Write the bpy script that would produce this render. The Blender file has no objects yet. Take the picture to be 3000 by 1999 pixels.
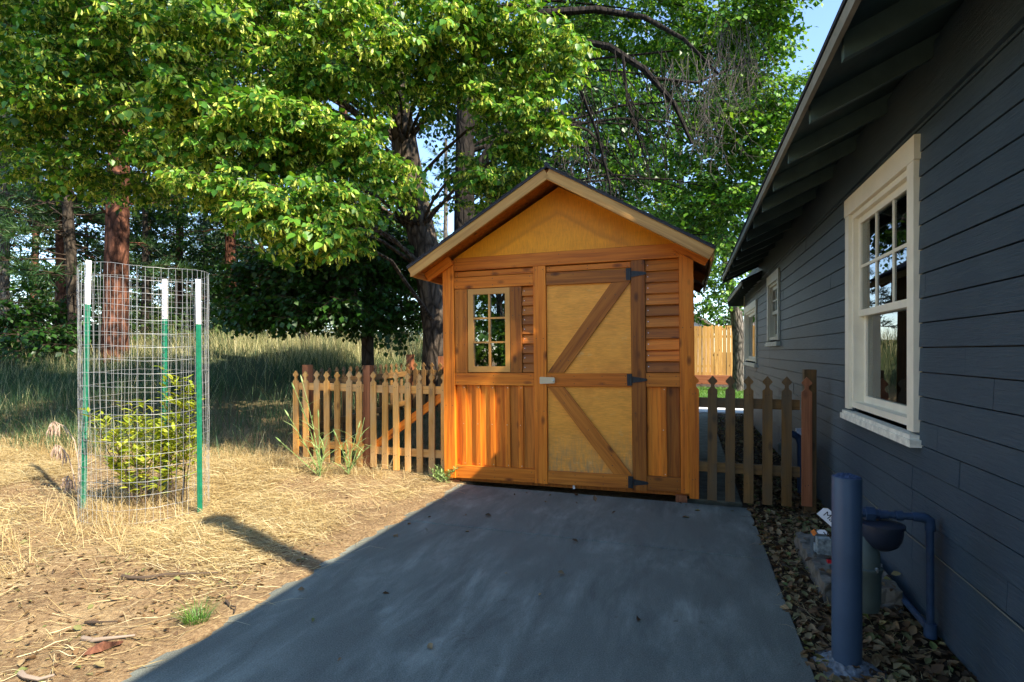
import bpy, math, random
import numpy as np
from mathutils import Vector, Matrix
# ---------------------------------------------------------------- camera, sky, sun
sc = bpy.context.scene
COL = sc.collection
TH = math.atan(405 / 1240.0)
SN, CN = math.sin(TH), math.cos(TH)
FPX, CX, HY, EYE = 1240.0, 1176.0, 808.0, 1.35
cam_d = bpy.data.cameras.new('camera')
cam = bpy.data.objects.new('camera', cam_d)
COL.objects.link(cam)
cam.location = (0, 0, EYE)
cam.rotation_euler = (math.radians(90), 0, TH)
cam_d.sensor_width = 36
cam_d.lens = 36 * FPX / 2353
cam_d.shift_y = 24 / 2353
cam_d.clip_start = 0.05
cam_d.clip_end = 3000
sc.camera = cam

SUN_EL = math.radians(42.3)
SUN_TO = Vector((1.56, -0.58, 0)).normalized() * math.cos(SUN_EL) + Vector((0, 0, math.sin(SUN_EL)))
w = bpy.data.worlds.new('World')
sc.world = w
w.use_nodes = True
wt = w.node_tree
bg = wt.nodes['Background']
sky = wt.nodes.new('ShaderNodeTexSky')
sky.sky_type = 'NISHITA'
sky.sun_disc = False
sky.sun_elevation = SUN_EL
sky.sun_rotation = math.atan2(SUN_TO.x, SUN_TO.y)
sky.altitude = 800
sky.air_density = 1.0
sky.dust_density = 0.1
sky.ozone_density = 2.4
wt.links.new(sky.outputs[0], bg.inputs[0])
bg.inputs[1].default_value = 0.15
sl = bpy.data.lights.new('sun', 'SUN')
sl.energy = 4.3
sl.angle = math.radians(0.53)
sl.color = (1.0, 0.90, 0.74)
sun = bpy.data.objects.new('sun', sl)
COL.objects.link(sun)
sun.location = (20, -8, 20)
sun.rotation_euler = SUN_TO.to_track_quat('Z', 'Y').to_euler()
vs = sc.view_settings
vs.view_transform = 'Standard'
vs.look = 'None'
vs.gamma = 1
vs.use_curve_mapping = False
vs.exposure = 1.68
sc.cycles.use_denoising = True
sc.cycles.max_bounces = 8
sc.cycles.diffuse_bounces = 4
sc.cycles.transparent_max_bounces = 12

# ---------------------------------------------------------------- helpers
R_ = random.Random(7)


def P(px, py, fw):
    """point seen at photo position (px, py) lying fw metres ahead of the camera"""
    dx = (px - CX) / FPX
    return Vector((fw * (-SN + dx * CN), fw * (CN + dx * SN), EYE + fw * (HY - py) / FPX))


def sstep(a, b, x):
    t = np.clip((x - a) / (b - a), 0, 1)
    return t * t * (3 - 2 * t)


def ground_z(x, y):
    x = np.asarray(x, float); y = np.asarray(y, float)
    d = y * CN - x * SN
    left = sstep(-1.6, -3.4, x)
    z = 0.10 * sstep(3.8, 6.2, d + 0.15 * (-x - 4)) * sstep(-2.5, -4.6, x)
    z = z + left * (0.35 * sstep(6.5, 9.5, d) + 1.05 * sstep(8.5, 14.5, d) + 0.02 * np.clip(d - 15, 0, 60))
    lump = 0.018 * np.sin(3.1 * x + 1.3 * y) * np.cos(2.3 * y - x) + 0.012 * np.sin(7 * x) * np.sin(6 * y + x)
    far_left = sstep(-2.25, -2.9, x)
    z = z + lump * far_left
    slab = sstep(-2.19, -2.08, x) * (1 - sstep(0.42, 0.52, x))
    edge = np.exp(-((x + 2.24) / .10) ** 2)
    z = z + edge * (.004 + .012 * np.sin(5.3 * y) * np.sin(2.1 * y + 1) + .008 * np.sin(17 * y + 3 * x) + .005 * np.sin(41 * y + x * 60))
    z = np.where((x > -2.32) & (x < 0.6), z - 0.06 * slab, z)
    z = z - 0.012 * (x > 0.5)
    return z


def gz(x, y):
    return float(ground_z(x, y))


class NT:
    """small helper for node materials"""
    def __init__(self, name):
        self.m = bpy.data.materials.new(name)
        self.m.use_nodes = True
        self.t = self.m.node_tree
        self.b = self.t.nodes['Principled BSDF']
        self.out = self.t.nodes['Material Output']

    def n(self, typ, **kw):
        nd = self.t.nodes.new(typ)
        for k, v in kw.items():
            setattr(nd, k, v)
        return nd

    def l(self, a, b):
        self.t.links.new(a, b)

    def coord(self, scale=(1, 1, 1), kind='Object', rnd=False):
        tc = self.n('ShaderNodeTexCoord')
        src = tc.outputs[kind]
        if kind == 'World':
            src = self.n('ShaderNodeNewGeometry').outputs['Position']
        if rnd:
            oi = self.n('ShaderNodeObjectInfo')
            ml = self.n('ShaderNodeMath', operation='MULTIPLY')
            ml.inputs[1].default_value = 37.0
            self.l(oi.outputs['Random'], ml.inputs[0])
            ad = self.n('ShaderNodeVectorMath', operation='ADD')
            self.l(src, ad.inputs[0]); self.l(ml.outputs[0], ad.inputs[1])
            src = ad.outputs[0]
        mp = self.n('ShaderNodeMapping')
        mp.inputs['Scale'].default_value = scale
        self.l(src, mp.inputs[0])
        return mp.outputs[0]

    def geo(self):
        return self.n('ShaderNodeNewGeometry').outputs['Position']

    def noise(self, vec, scale=5, detail=4, rough=.55, dist=0.0):
        nd = self.n('ShaderNodeTexNoise')
        nd.inputs['Scale'].default_value = scale
        nd.inputs['Detail'].default_value = detail
        nd.inputs['Roughness'].default_value = rough
        nd.inputs['Distortion'].default_value = dist
        if vec is not None:
            self.l(vec, nd.inputs['Vector'])
        return nd.outputs['Fac']

    def ramp(self, fac, stops):
        nd = self.n('ShaderNodeValToRGB')
        cr = nd.color_ramp
        while len(cr.elements) < len(stops):
            cr.elements.new(0.5)
        for e, (p, c) in zip(cr.elements, stops):
            e.position = p
            e.color = (c[0], c[1], c[2], 1) if not isinstance(c, (int, float)) else (c, c, c, 1)
        self.l(fac, nd.inputs[0])
        return nd.outputs[0]

    def mix(self, fac, a, b, mode='MIX'):
        nd = self.n('ShaderNodeMix', data_type='RGBA', blend_type=mode)
        for sock, v in ((nd.inputs[0], fac), (nd.inputs[6], a), (nd.inputs[7], b)):
            if isinstance(v, (int, float)):
                sock.default_value = v
            elif isinstance(v, tuple):
                sock.default_value = (v[0], v[1], v[2], 1)
            else:
                self.l(v, sock)
        return nd.outputs[2]

    def bump(self, h, strength=.3, dist=.01):
        nd = self.n('ShaderNodeBump')
        nd.inputs['Strength'].default_value = strength
        nd.inputs['Distance'].default_value = dist
        self.l(h, nd.inputs['Height'])
        self.l(nd.outputs[0], self.b.inputs['Normal'])

    def col(self, c):
        if isinstance(c, tuple):
            self.b.inputs['Base Color'].default_value = (c[0], c[1], c[2], 1)
        else:
            self.l(c, self.b.inputs['Base Color'])

    def rough(self, r, spec=None):
        self.b.inputs['Roughness'].default_value = r
        if spec is not None:
            self.b.inputs['Specular IOR Level'].default_value = spec


def mat_wood(name, dark, mid, light, rough=.55, knots=True, var=.35, grain=1.0, weather=None):
    """boards run along their local Z"""
    m = NT(name)
    v = m.coord((38 * grain, 38 * grain, 1.6), rnd=True)
    g = m.noise(v, 1.0, 5, .6, .6)
    v2 = m.coord((9, 9, .55), rnd=True)
    g2 = m.noise(v2, 1.0, 3, .5, 1.2)
    c = m.ramp(g, [(.33, tuple(q * .75 for q in dark)), (.5, mid), (.66, light)])
    c2 = m.ramp(g2, [(.3, dark), (.55, mid), (.75, light)])
    c = m.mix(.38, c, c2)
    oi = m.n('ShaderNodeObjectInfo')
    hv = m.n('ShaderNodeHueSaturation')
    mr = m.n('ShaderNodeMapRange')
    mr.inputs['To Min'].default_value = 1 - var
    mr.inputs['To Max'].default_value = 1 + var * .6
    m.l(oi.outputs['Random'], mr.inputs[0])
    m.l(mr.outputs[0], hv.inputs['Value'])
    m.l(c, hv.inputs['Color'])
    c = hv.outputs[0]
    if knots:
        vk = m.coord((7.5, 7.5, 3.4), rnd=True)
        vo = m.n('ShaderNodeTexVoronoi')
        vo.inputs['Scale'].default_value = 1.0
        m.l(vk, vo.inputs['Vector'])
        k = m.ramp(vo.outputs['Distance'], [(.05, 1.0), (.12, .6), (.20, 0.0)])
        c = m.mix(k, c, (dark[0] * .35, dark[1] * .35, dark[2] * .4))
    if weather:
        vw = m.coord((3, 3, 1.2), rnd=True)
        wn = m.ramp(m.noise(vw, 1.6, 4, .6), [(.42, 0.0), (.68, .8)])
        c = m.mix(wn, c, weather)
    m.col(c)
    m.rough(rough, .3)
    m.bump(g, .25, .004)
    return m.m


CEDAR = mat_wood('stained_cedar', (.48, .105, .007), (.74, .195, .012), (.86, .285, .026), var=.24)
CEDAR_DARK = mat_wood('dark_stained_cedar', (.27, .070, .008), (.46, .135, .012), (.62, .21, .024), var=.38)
CEDAR_PALE = mat_wood('weathered_stained_board', (.42, .19, .045), (.58, .29, .07), (.70, .39, .11), knots=False)
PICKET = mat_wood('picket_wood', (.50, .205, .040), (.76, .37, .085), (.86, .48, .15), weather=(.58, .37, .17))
PICKET_SHADE = mat_wood('shaded_picket_wood', (.09, .045, .013), (.17, .085, .022), (.24, .125, .035), weather=(.10, .075, .045))  # darker copy of the picket wood, shade put into its colour
POSTWOOD = mat_wood('redwood_post', (.22, .075, .03), (.36, .125, .05), (.46, .18, .08))
PRIVACY = mat_wood('privacy_board', (.42, .20, .05), (.60, .32, .09), (.70, .42, .15), var=.25)


def mat_ply(name, tint, stain=True, worn=False, tide=False):
    m = NT(name)
    v = m.coord((2.2, 3, 7))
    a = m.noise(v, 1.2, 5, .6, 1.0)
    v2 = m.coord((14, 20, 150) if worn else (150, 20, 14))
    b = m.noise(v2, 1.0, 4, .6, .5)
    c = m.ramp(a, [(.3, tuple(x * .82 for x in tint)), (.5, tint), (.72, (tint[0] * 1.06, tint[1] * 1.12, tint[2] * 1.4))])
    c = m.mix(.34, c, m.ramp(b, [(.33, tuple(x * .42 for x in tint)), (.62, tuple(min(1, x * 1.2) for x in tint))]))
    if stain:
        v3 = m.coord((1, 1, 1))
        s = m.ramp(m.noise(v3, 2.2, 5, .6), [(.52, 0.0), (.75, .55)])
        c = m.mix(s, c, (tint[0] * .62, tint[1] * .52, tint[2] * .5))
    if tide:                      # old water mark running parallel to the roof edges
        sp = m.n('ShaderNodeSeparateXYZ'); m.l(m.coord((1, 1, 1)), sp.inputs[0])
        def mth(op, a, b):
            nd = m.n('ShaderNodeMath', operation=op)
            for q, v_ in zip(nd.inputs, (a, b)):
                if isinstance(v_, (int, float)): q.default_value = v_
                else: m.l(v_, q)
            return nd.outputs[0]
        dd_ = mth('SUBTRACT', mth('SUBTRACT', 2.955, mth('MULTIPLY', mth('ABSOLUTE', sp.outputs[0], 0), .56)), sp.outputs[2])
        dd_ = mth('ADD', dd_, mth('MULTIPLY', m.noise(m.coord((1, 1, 1)), 1.9, 4), .13))
        line = m.ramp(dd_, [(.0, .22), (.26, .12), (.315, .42), (.345, 0.0)])
        c = m.mix(line, c, (tint[0] * .45, tint[1] * .36, tint[2] * .5))
    if worn:
        sp = m.n('ShaderNodeSeparateXYZ'); m.l(m.coord((1, 1, 1)), sp.inputs[0])
        lo = m.n('ShaderNodeMapRange'); lo.inputs['From Min'].default_value = .62; lo.inputs['From Max'].default_value = .16
        m.l(sp.outputs[2], lo.inputs[0])
        wn = m.n('ShaderNodeMath', operation='MULTIPLY'); m.l(lo.outputs[0], wn.inputs[0])
        m.l(m.ramp(m.noise(m.coord((30, 5, 7)), 1.0, 5, .65), [(.34, 0.0), (.66, .85)]), wn.inputs[1])
        c = m.mix(wn.outputs[0], c, (.26, .19, .10))
        sc_ = m.ramp(m.noise(m.coord((2.2, 2, 3)), 3.2, 6, .7), [(.60, 0.0), (.74, .4)])
        c = m.mix(sc_, c, (.75, .55, .25))
    m.col(c)
    m.rough(.5, .35)
    m.bump(b, .10, .002)
    return m.m


PLY = mat_ply('stained_plywood', (.93, .335, .006), tide=True)
PLY_DOOR = mat_ply('worn_door_plywood', (.93, .355, .040), worn=True)


def mat_plain(name, c, rough=.5, spec=.4, metal=0, nscale=None, namt=.25, bump=0):
    m = NT(name)
    if nscale:
        f = m.noise(m.coord((1, 1, 1)), nscale, 5, .6)
        cc = m.ramp(f, [(.3, tuple(x * (1 - namt) for x in c)), (.7, tuple(min(1, x * (1 + namt)) for x in c))])
        m.col(cc)
        if bump:
            m.bump(f, bump, .01)
    else:
        m.col(c)
    m.rough(rough, spec)
    m.b.inputs['Metallic'].default_value = metal
    return m.m


BLACK_IRON = mat_plain('black_iron', (.012, .014, .017), .45)
STEEL = mat_plain('brushed_steel', (.55, .55, .52), .32, .5, 1)
NAIL = mat_plain('nail_head', (.05, .035, .025), .6)
NAIL_BRIGHT = mat_plain('bright_nail_head', (.7, .66, .58), .35, .5, .8)
TAN_FRAME = mat_plain('tan_vinyl', (.58, .27, .06), .45, .4, 0, 4, .08)
CREAM = mat_plain('cream_trim_paint', (.86, .78, .60), .5, .35, 0, 7, .06, .1)
SILL_PAINT = mat_plain('chipped_sill_paint', (.80, .76, .63), .55, .3, 0, 24, .22, .3)
EAVE_GREY = mat_plain('grey_eave_edge', (.24, .22, .17), .6, .3, 0, 9, .2)
SOFFIT = mat_plain('dark_soffit_paint', (.050, .072, .062), .6, .3, 0, 8, .2)
RAFTER = mat_plain('rafter_paint', (.075, .115, .105), .5, .35, 0, 8, .15)
SHINGLE = mat_plain('asphalt_shingle', (.045, .045, .048), .9, .2, 0, 60, .5, .6)
BOLLARD = mat_plain('navy_pipe_paint', (.042, .072, .118), .42, .35, 0, 3, .18, .03)
BOLLARD_TOP = mat_plain('rough_painted_concrete', (.045, .07, .13), .8, .3, 0, 70, .5, 1.0)
PIPE_BLUE = mat_plain('blue_pipe_paint', (.028, .055, .105), .42, .4, 0, 12, .25, .05)
METER_GREY = mat_plain('meter_grey_green', (.085, .11, .095), .5, .4, 0, 9, .2)
STONE = mat_plain('old_concrete_block', (.15, .14, .115), .9, .2, 0, 14, .45, .8)
FOOTING = mat_plain('rough_footing_concrete', (.17, .185, .20), .9, .2, 0, 40, .5, 1.2)
WHITE = mat_plain('white_paper', (.75, .76, .78), .6)
INK = mat_plain('black_ink', (.01, .01, .012), .6)
RED = mat_plain('red_plastic', (.55, .02, .03), .4)
TIP_WHITE = mat_plain('white_post_paint', (.82, .82, .80), .5, .4, 0, 40, .06)
POST_GREEN = mat_plain('green_post_paint', (.010, .16, .085), .45, .4, 0, 30, .25)
GALV = mat_plain('galvanised_wire', (.36, .37, .37), .5, .4, .3)
CURTAIN = mat_plain('curtain_cloth', (.42, .40, .36), .9, .1)
ROOM = mat_plain('dim_room_paint', (.06, .055, .05), .9, .1)
WALL_PALE = mat_plain('pale_house_paint', (.62, .64, .66), .7)
ROOF_PALE = mat_plain('brown_roof_edge', (.20, .16, .11), .8)
FLUE = mat_plain('galvanised_flue', (.35, .35, .36), .4, .5, .7)


def mat_siding():
    m = NT('navy_lap_siding')
    g = m.noise(m.coord((1, 2.2, 55)), 3.0, 5, .6, .8)
    big = m.noise(m.coord((1, 1, 1)), 1.3, 3)
    c = m.ramp(big, [(.35, (.037, .066, .090)), (.65, (.056, .086, .108))])
    c = m.mix(.22, c, m.ramp(g, [(.4, (.015, .028, .044)), (.62, (.085, .104, .122))]))
    m.col(c)
    m.rough(.5, .38)
    m.bump(g, .9, .006)
    return m.m


SIDING = mat_siding()


def mat_glass(name, refl=1.6, tint=(.75, .8, .78), ior=1.5):
    m = NT(name)
    m.t.nodes.remove(m.b)
    tr = m.n('ShaderNodeBsdfTransparent'); tr.inputs[0].default_value = (*tint, 1)
    gl = m.n('ShaderNodeBsdfGlossy'); gl.inputs['Roughness'].default_value = .004
    gl.inputs[0].default_value = (.95, .97, 1, 1)
    fr = m.n('ShaderNodeFresnel'); fr.inputs[0].default_value = ior
    ml = m.n('ShaderNodeMath', operation='MULTIPLY', use_clamp=True); ml.inputs[1].default_value = refl
    m.l(fr.outputs[0], ml.inputs[0])
    mx = m.n('ShaderNodeMixShader')
    m.l(ml.outputs[0], mx.inputs[0]); m.l(tr.outputs[0], mx.inputs[1]); m.l(gl.outputs[0], mx.inputs[2])
    m.l(mx.outputs[0], m.out.inputs[0])
    return m.m


GLASS = mat_glass('window_glass', 1.25, (.55, .6, .58))
GLASS_SHED = mat_glass('shed_window_glass', 6.0, (.55, .6, .58))
CLEAR = mat_glass('clear_plastic', 1.6, (.9, .92, .92))


def mat_leaf(name, cols, trans=.45, tcol=None, rough=.42, spec=.35):
    m = NT(name)
    ri = m.n('ShaderNodeNewGeometry').outputs['Random Per Island']
    c = m.ramp(ri, [(i / (len(cols) - 1), q) for i, q in enumerate(cols)])
    m.col(c)
    m.rough(rough, spec)
    t = m.n('ShaderNodeBsdfTranslucent')
    tc = m.mix(1.0, c, tcol or (1.5, 1.35, .55), 'MULTIPLY')
    m.l(tc, t.inputs[0])
    mx = m.n('ShaderNodeMixShader'); mx.inputs[0].default_value = trans
    m.l(m.b.outputs[0], mx.inputs[1]); m.l(t.outputs[0], mx.inputs[2])
    m.l(mx.outputs[0], m.out.inputs[0])
    return m.m


LEAF_LINDEN = mat_leaf('linden_leaf', [(.022, .080, .006), (.045, .14, .010), (.10, .25, .02), (.22, .38, .035)], .30)
BRACT = mat_leaf('linden_bract', [(.46, .55, .06), (.62, .68, .10), (.78, .80, .20)], .4, (1.1, 1.1, .7))
LEAF_MAPLE = mat_leaf('maple_leaf', [(.018, .075, .005), (.04, .13, .009), (.11, .27, .02), (.26, .42, .045)], .30)
LEAF_DARK = mat_leaf('shaded_leaf', [(.013, .050, .005), (.022, .072, .008), (.036, .10, .012)], .25)  # for foliage in shade: the shade is part of this leaf colour
LEAF_BRUSH = mat_leaf('brush_leaf', [(.05, .11, .025), (.09, .16, .04), (.16, .22, .07)])
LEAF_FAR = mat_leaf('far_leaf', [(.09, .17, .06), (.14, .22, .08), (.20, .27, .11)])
LEAF_SHRUB = mat_leaf('shrub_leaf', [(.20, .28, .025), (.32, .38, .035), (.46, .48, .06)], .4, (1.3, 1.2, .5))
NEEDLE = mat_leaf('pine_needle', [(.025, .075, .022), (.045, .105, .03), (.08, .14, .04)], .25, (1.2, 1.2, .5))
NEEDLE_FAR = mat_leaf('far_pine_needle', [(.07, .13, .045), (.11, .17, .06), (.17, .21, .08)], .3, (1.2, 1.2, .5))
STRAW = mat_leaf('dry_straw', [(.24, .16, .07), (.46, .34, .15), (.62, .49, .24), (.78, .67, .40)], .25, (1.1, 1.0, .7), .5, .3)
DRYGRASS = mat_leaf('dry_grass_stems', [(.40, .27, .11), (.58, .44, .20), (.66, .55, .30)], .3, (1.1, 1, .7), .55, .3)
TALLGRASS = mat_leaf('tall_grey_green_grass', [(.018, .065, .028), (.034, .095, .036), (.065, .13, .05), (.15, .18, .08)], .35, (1.2, 1.15, .6), .55, .3)  # greens darkened to carry the tree shade on the left field
PALEGRASS = mat_leaf('pale_seeding_grass', [(.30, .32, .14), (.50, .46, .22), (.66, .58, .32)], .35, (1.1, 1, .7), .55, .3)
GREENGRASS = mat_leaf('fresh_green_grass', [(.05, .14, .02), (.09, .20, .03), (.15, .27, .05)], .3)
WEED = mat_leaf('weed_leaf', [(.20, .32, .10), (.32, .45, .16), (.46, .58, .26)], .35, (1.2, 1.15, .7))
LITTER = mat_leaf('fallen_leaf', [(.055, .032, .016), (.12, .068, .032), (.20, .12, .055), (.28, .20, .10), (.13, .16, .045)], .15, (1, 1, 1), .6, .25)


def mat_bark(name, dark, light, zs=2.2, s=16, b=1.0):
    m = NT(name)
    v = m.coord((1, 1, 1 / zs))
    f = m.noise(v, s, 6, .65, .8)
    vo = m.n('ShaderNodeTexVoronoi', feature='DISTANCE_TO_EDGE')
    vo.inputs['Scale'].default_value = s * .55
    m.l(v, vo.inputs['Vector'])
    e = m.ramp(vo.outputs['Distance'], [(0.0, 0.0), (.22, 1.0)])
    c = m.ramp(f, [(.32, dark), (.68, light)])
    c = m.mix(.75, c, m.mix(e, tuple(x * .25 for x in dark), c))
    m.col(c)
    m.rough(.9, .15)
    hh = m.mix(.5, f, e)
    m.bump(hh, b, .03)
    return m.m


BARK_LINDEN = mat_bark('linden_bark', (.035, .027, .020), (.15, .115, .085), 3)
BARK_PINE = mat_bark('red_pine_bark', (.055, .022, .013), (.25, .105, .060), 2.6, 11, 1.6)
BARK_GREY = mat_bark('grey_bark', (.07, .058, .047), (.26, .225, .185), 3)
BARK_DARK = mat_bark('dark_bark', (.03, .024, .018), (.09, .07, .05), 3)
TWIG = mat_plain('twig_bark', (.075, .052, .035), .8, .2)
TWIG_PALE = mat_plain('pale_stick', (.26, .20, .15), .8, .2)
DEADTWIG = mat_plain('dead_twig', (.10, .082, .07), .8, .2)


def mat_concrete():
    m = NT('worn_concrete')
    p = m.geo()
    rot = m.n('ShaderNodeMapping')
    rot.inputs['Rotation'].default_value = (0, 0, math.radians(24))
    rot.inputs['Scale'].default_value = (1.5, .42, 1)
    m.l(p, rot.inputs[0])
    a = m.noise(rot.outputs[0], 3.2, 7, .68, .3)
    b = m.noise(p, 1.3, 5, .6)
    c = m.noise(p, 160, 3, .7)
    co = m.ramp(a, [(.36, (.030, .036, .028)), (.45, (.074, .088, .070)), (.54, (.138, .156, .126)), (.66, (.27, .295, .24))])
    co = m.mix(m.ramp(b, [(.40, .85), (.60, 0.0)]), co, (.072, .082, .064))
    co = m.mix(.34, co, m.ramp(c, [(.3, (.06, .06, .05)), (.7, (.42, .42, .36))]))
    sp = m.ramp(m.noise(p, 5.5, 6, .72, .4), [(.63, 0.0), (.72, .75)])
    co = m.mix(sp, co, (.075, .055, .036))
    m.col(co)
    m.rough(.85, .25)
    m.bump(c, .25, .004)
    return m.m


CONCRETE = mat_concrete()
CONC_WHITE = mat_plain('pale_patio_concrete', (.62, .61, .58), .85, .2, 0, 20, .1)
CONC_MOSS = mat_plain('mossy_path_concrete', (.12, .125, .095), .9, .2, 0, 8, .35, .3)


def mat_ground():
    m = NT('dry_earth')
    p = m.geo()
    a = m.noise(p, 2.2, 6, .65)
    b = m.noise(p, 45, 5, .7)
    c = m.ramp(a, [(.36, (.085, .052, .032)), (.52, (.19, .125, .070)), (.66, (.36, .265, .145))])
    c = m.mix(.45, c, m.ramp(b, [(.32, (.11, .062, .032)), (.52, (.38, .25, .12)), (.7, (.62, .47, .25))]))
    # hill greener and shade-darkened by colour, bare earth in the bed beside the house
    sep = m.n('ShaderNodeSeparateXYZ'); m.l(p, sep.inputs[0])
    hill = m.n('ShaderNodeMapRange'); hill.inputs['From Min'].default_value = .12; hill.inputs['From Max'].default_value = .7
    m.l(sep.outputs[2], hill.inputs[0])
    c = m.mix(hill.outputs[0], c, m.ramp(b, [(.35, (.025, .042, .018)), (.65, (.08, .085, .04))]))
    bed = m.n('ShaderNodeMapRange'); bed.inputs['From Min'].default_value = -.6; bed.inputs['From Max'].default_value = .3
    m.l(sep.outputs[0], bed.inputs[0])
    c = m.mix(bed.outputs[0], c, m.ramp(b, [(.35, (.030, .022, .015)), (.65, (.085, .060, .036))]))
    m.col(c)
    m.rough(.95, .1)
    m.bump(b, .8, .03)
    return m.m


EARTH = mat_ground()
LAWN = mat_plain('lawn_green', (.07, .14, .03), .9, .1, 0, 30, .35, .4)


def tag(o, label=None, cat=None, group=None, kind=None):
    if label: o['label'] = label
    if cat: o['category'] = cat
    if group: o['group'] = group
    if kind: o['kind'] = kind
    return o


def empty(name, loc, label, cat, group=None, rot=(0, 0, 0)):
    o = bpy.data.objects.new(name, None)
    o.empty_display_size = .1
    COL.objects.link(o)
    o.location = loc
    o.rotation_euler = rot
    return tag(o, label, cat, group)


def link(name, me, parent=None, M=None):
    """parts live in their thing's own coordinates"""
    o = bpy.data.objects.new(name, me)
    COL.objects.link(o)
    if parent:
        o.parent = parent
    if M is not None:
        o.matrix_local = M
    return o


class MB:
    def __init__(self):
        self.v = []; self.f = []; self.m = []

    def add(self, vs_, fs, mi=0):
        k = len(self.v)
        self.v += [tuple(q) for q in vs_]
        self.f += [tuple(i + k for i in q) for q in fs]
        self.m += [mi] * len(fs)
        return self

    def box(self, a, b, mi=0):
        x0, y0, z0 = (min(p, q) for p, q in zip(a, b)); x1, y1, z1 = (max(p, q) for p, q in zip(a, b))
        return self.add([(x0, y0, z0), (x1, y0, z0), (x1, y1, z0), (x0, y1, z0), (x0, y0, z1), (x1, y0, z1), (x1, y1, z1), (x0, y1, z1)],
                        [(0, 3, 2, 1), (4, 5, 6, 7), (0, 1, 5, 4), (1, 2, 6, 5), (2, 3, 7, 6), (3, 0, 4, 7)], mi)

    def prism(self, pts, axis, d0, d1, mi=0):
        """2-D outline pushed along an axis; pts run through the other two axes in order"""
        n = len(pts)
        def mk(p, d):
            return {'x': (d, p[0], p[1]), 'y': (p[0], d, p[1]), 'z': (p[0], p[1], d)}[axis]
        vs_ = [mk(p, d0) for p in pts] + [mk(p, d1) for p in pts]
        fs = [tuple(range(n))[::-1], tuple(range(n, 2 * n))] + [(i, (i + 1) % n, n + (i + 1) % n, n + i) for i in range(n)]
        return self.add(vs_, fs, mi)

    def tube(self, pts, rad, n=8, mi=0, cap=True, jitter=0.0, rng=None):
        pts = [Vector(p) for p in pts]
        if not isinstance(rad, (list, tuple)):
            rad = [rad] * len(pts)
        vs_ = []; fs = []
        up = Vector((0.31, 0.17, .93))
        prev = None
        for i, p in enumerate(pts):
            d = (pts[min(i + 1, len(pts) - 1)] - pts[max(i - 1, 0)])
            d = d.normalized() if d.length > 1e-9 else Vector((0, 0, 1))
            if prev is None:
                a = d.cross(up)
                if a.length < 1e-3: a = d.cross(Vector((1, 0, 0)))
            else:
                a = prev - d * prev.dot(d)
            a.normalize(); prev = a
            b = d.cross(a)
            for k in range(n):
                t = 2 * math.pi * k / n
                r = rad[i] * (1 + (rng.uniform(-jitter, jitter) if rng else 0))
                vs_.append(p + a * (r * math.cos(t)) + b * (r * math.sin(t)))
        for i in range(len(pts) - 1):
            for k in range(n):
                fs.append((i * n + k, i * n + (k + 1) % n, (i + 1) * n + (k + 1) % n, (i + 1) * n + k))
        if cap:
            fs.append(tuple(range(n))[::-1]); fs.append(tuple(range((len(pts) - 1) * n, len(pts) * n)))
        return self.add(vs_, fs, mi)

    def lathe(self, prof, n=20, mi=0, c=(0, 0, 0), M=None):
        vs_ = []; fs = []
        for r, z in prof:
            for k in range(n):
                t = 2 * math.pi * k / n
                p = Vector((r * math.cos(t), r * math.sin(t), z))
                if M is not None: p = M @ p
                vs_.append(p + Vector(c))
        for i in range(len(prof) - 1):
            for k in range(n):
                fs.append((i * n + k, i * n + (k + 1) % n, (i + 1) * n + (k + 1) % n, (i + 1) * n + k))
        fs.append(tuple(range(n))[::-1]); fs.append(tuple(range((len(prof) - 1) * n, len(prof) * n)))
        return self.add(vs_, fs, mi)

    def mesh(self, name, mats, smooth=False):
        me = bpy.data.meshes.new(name)
        me.from_pydata([tuple(p) for p in self.v], [], self.f)
        for q in (mats if isinstance(mats, (list, tuple)) else [mats]):
            me.materials.append(q)
        me.polygons.foreach_set('material_index', self.m)
        if smooth:
            me.polygons.foreach_set('use_smooth', [True] * len(me.polygons))
            try:
                me.set_sharp_from_angle(angle=math.radians(50))
            except Exception:
                pass
        me.update()
        return me

    def build(self, name, mats, parent=None, M=None, smooth=False):
        return link(name, self.mesh(name, mats, smooth), parent, M)


def board(name, mat, parent, a, b, wdir, w, t, ch=.003, nails=None, nailmat=None):
    """a plank from a to b; wdir = its width direction; chamfered long edges, grain along local Z"""
    a = Vector(a); b = Vector(b)
    z = (b - a); L = z.length; z.normalize()
    x = Vector(wdir); x = (x - z * x.dot(z)).normalized()
    y = z.cross(x)
    M = Matrix(((x.x, y.x, z.x, a.x), (x.y, y.y, z.y, a.y), (x.z, y.z, z.z, a.z), (0, 0, 0, 1)))
    h, k = w / 2, t / 2
    pr = [(-h + ch, -k), (h - ch, -k), (h, -k + ch), (h, k - ch), (h - ch, k), (-h + ch, k), (-h, k - ch), (-h, -k + ch)]
    mb = MB().prism(pr, 'z', 0, L)
    mats = [mat]
    if nails:
        mats.append(nailmat or NAIL)
        for (nx, nz, side) in nails:
            yy = side * (k + .0012)
            ring = [(nx + .0045 * math.cos(q * math.pi / 3), yy, nz + .0045 * math.sin(q * math.pi / 3)) for q in range(6)]
            mb.add(ring, [tuple(range(6)) if side < 0 else tuple(range(6))[::-1]], 1)
    return mb.build(name, mats, parent, M)


def ends_nails(w, L, side, inset=.03, n_mid=0):
    out = []
    zs = [inset, L - inset] + [L * (i + 1) / (n_mid + 1) for i in range(n_mid)]
    for q in zs:
        for s in (-.28, .28):
            out.append((s * w, q, side))
    return out


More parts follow.
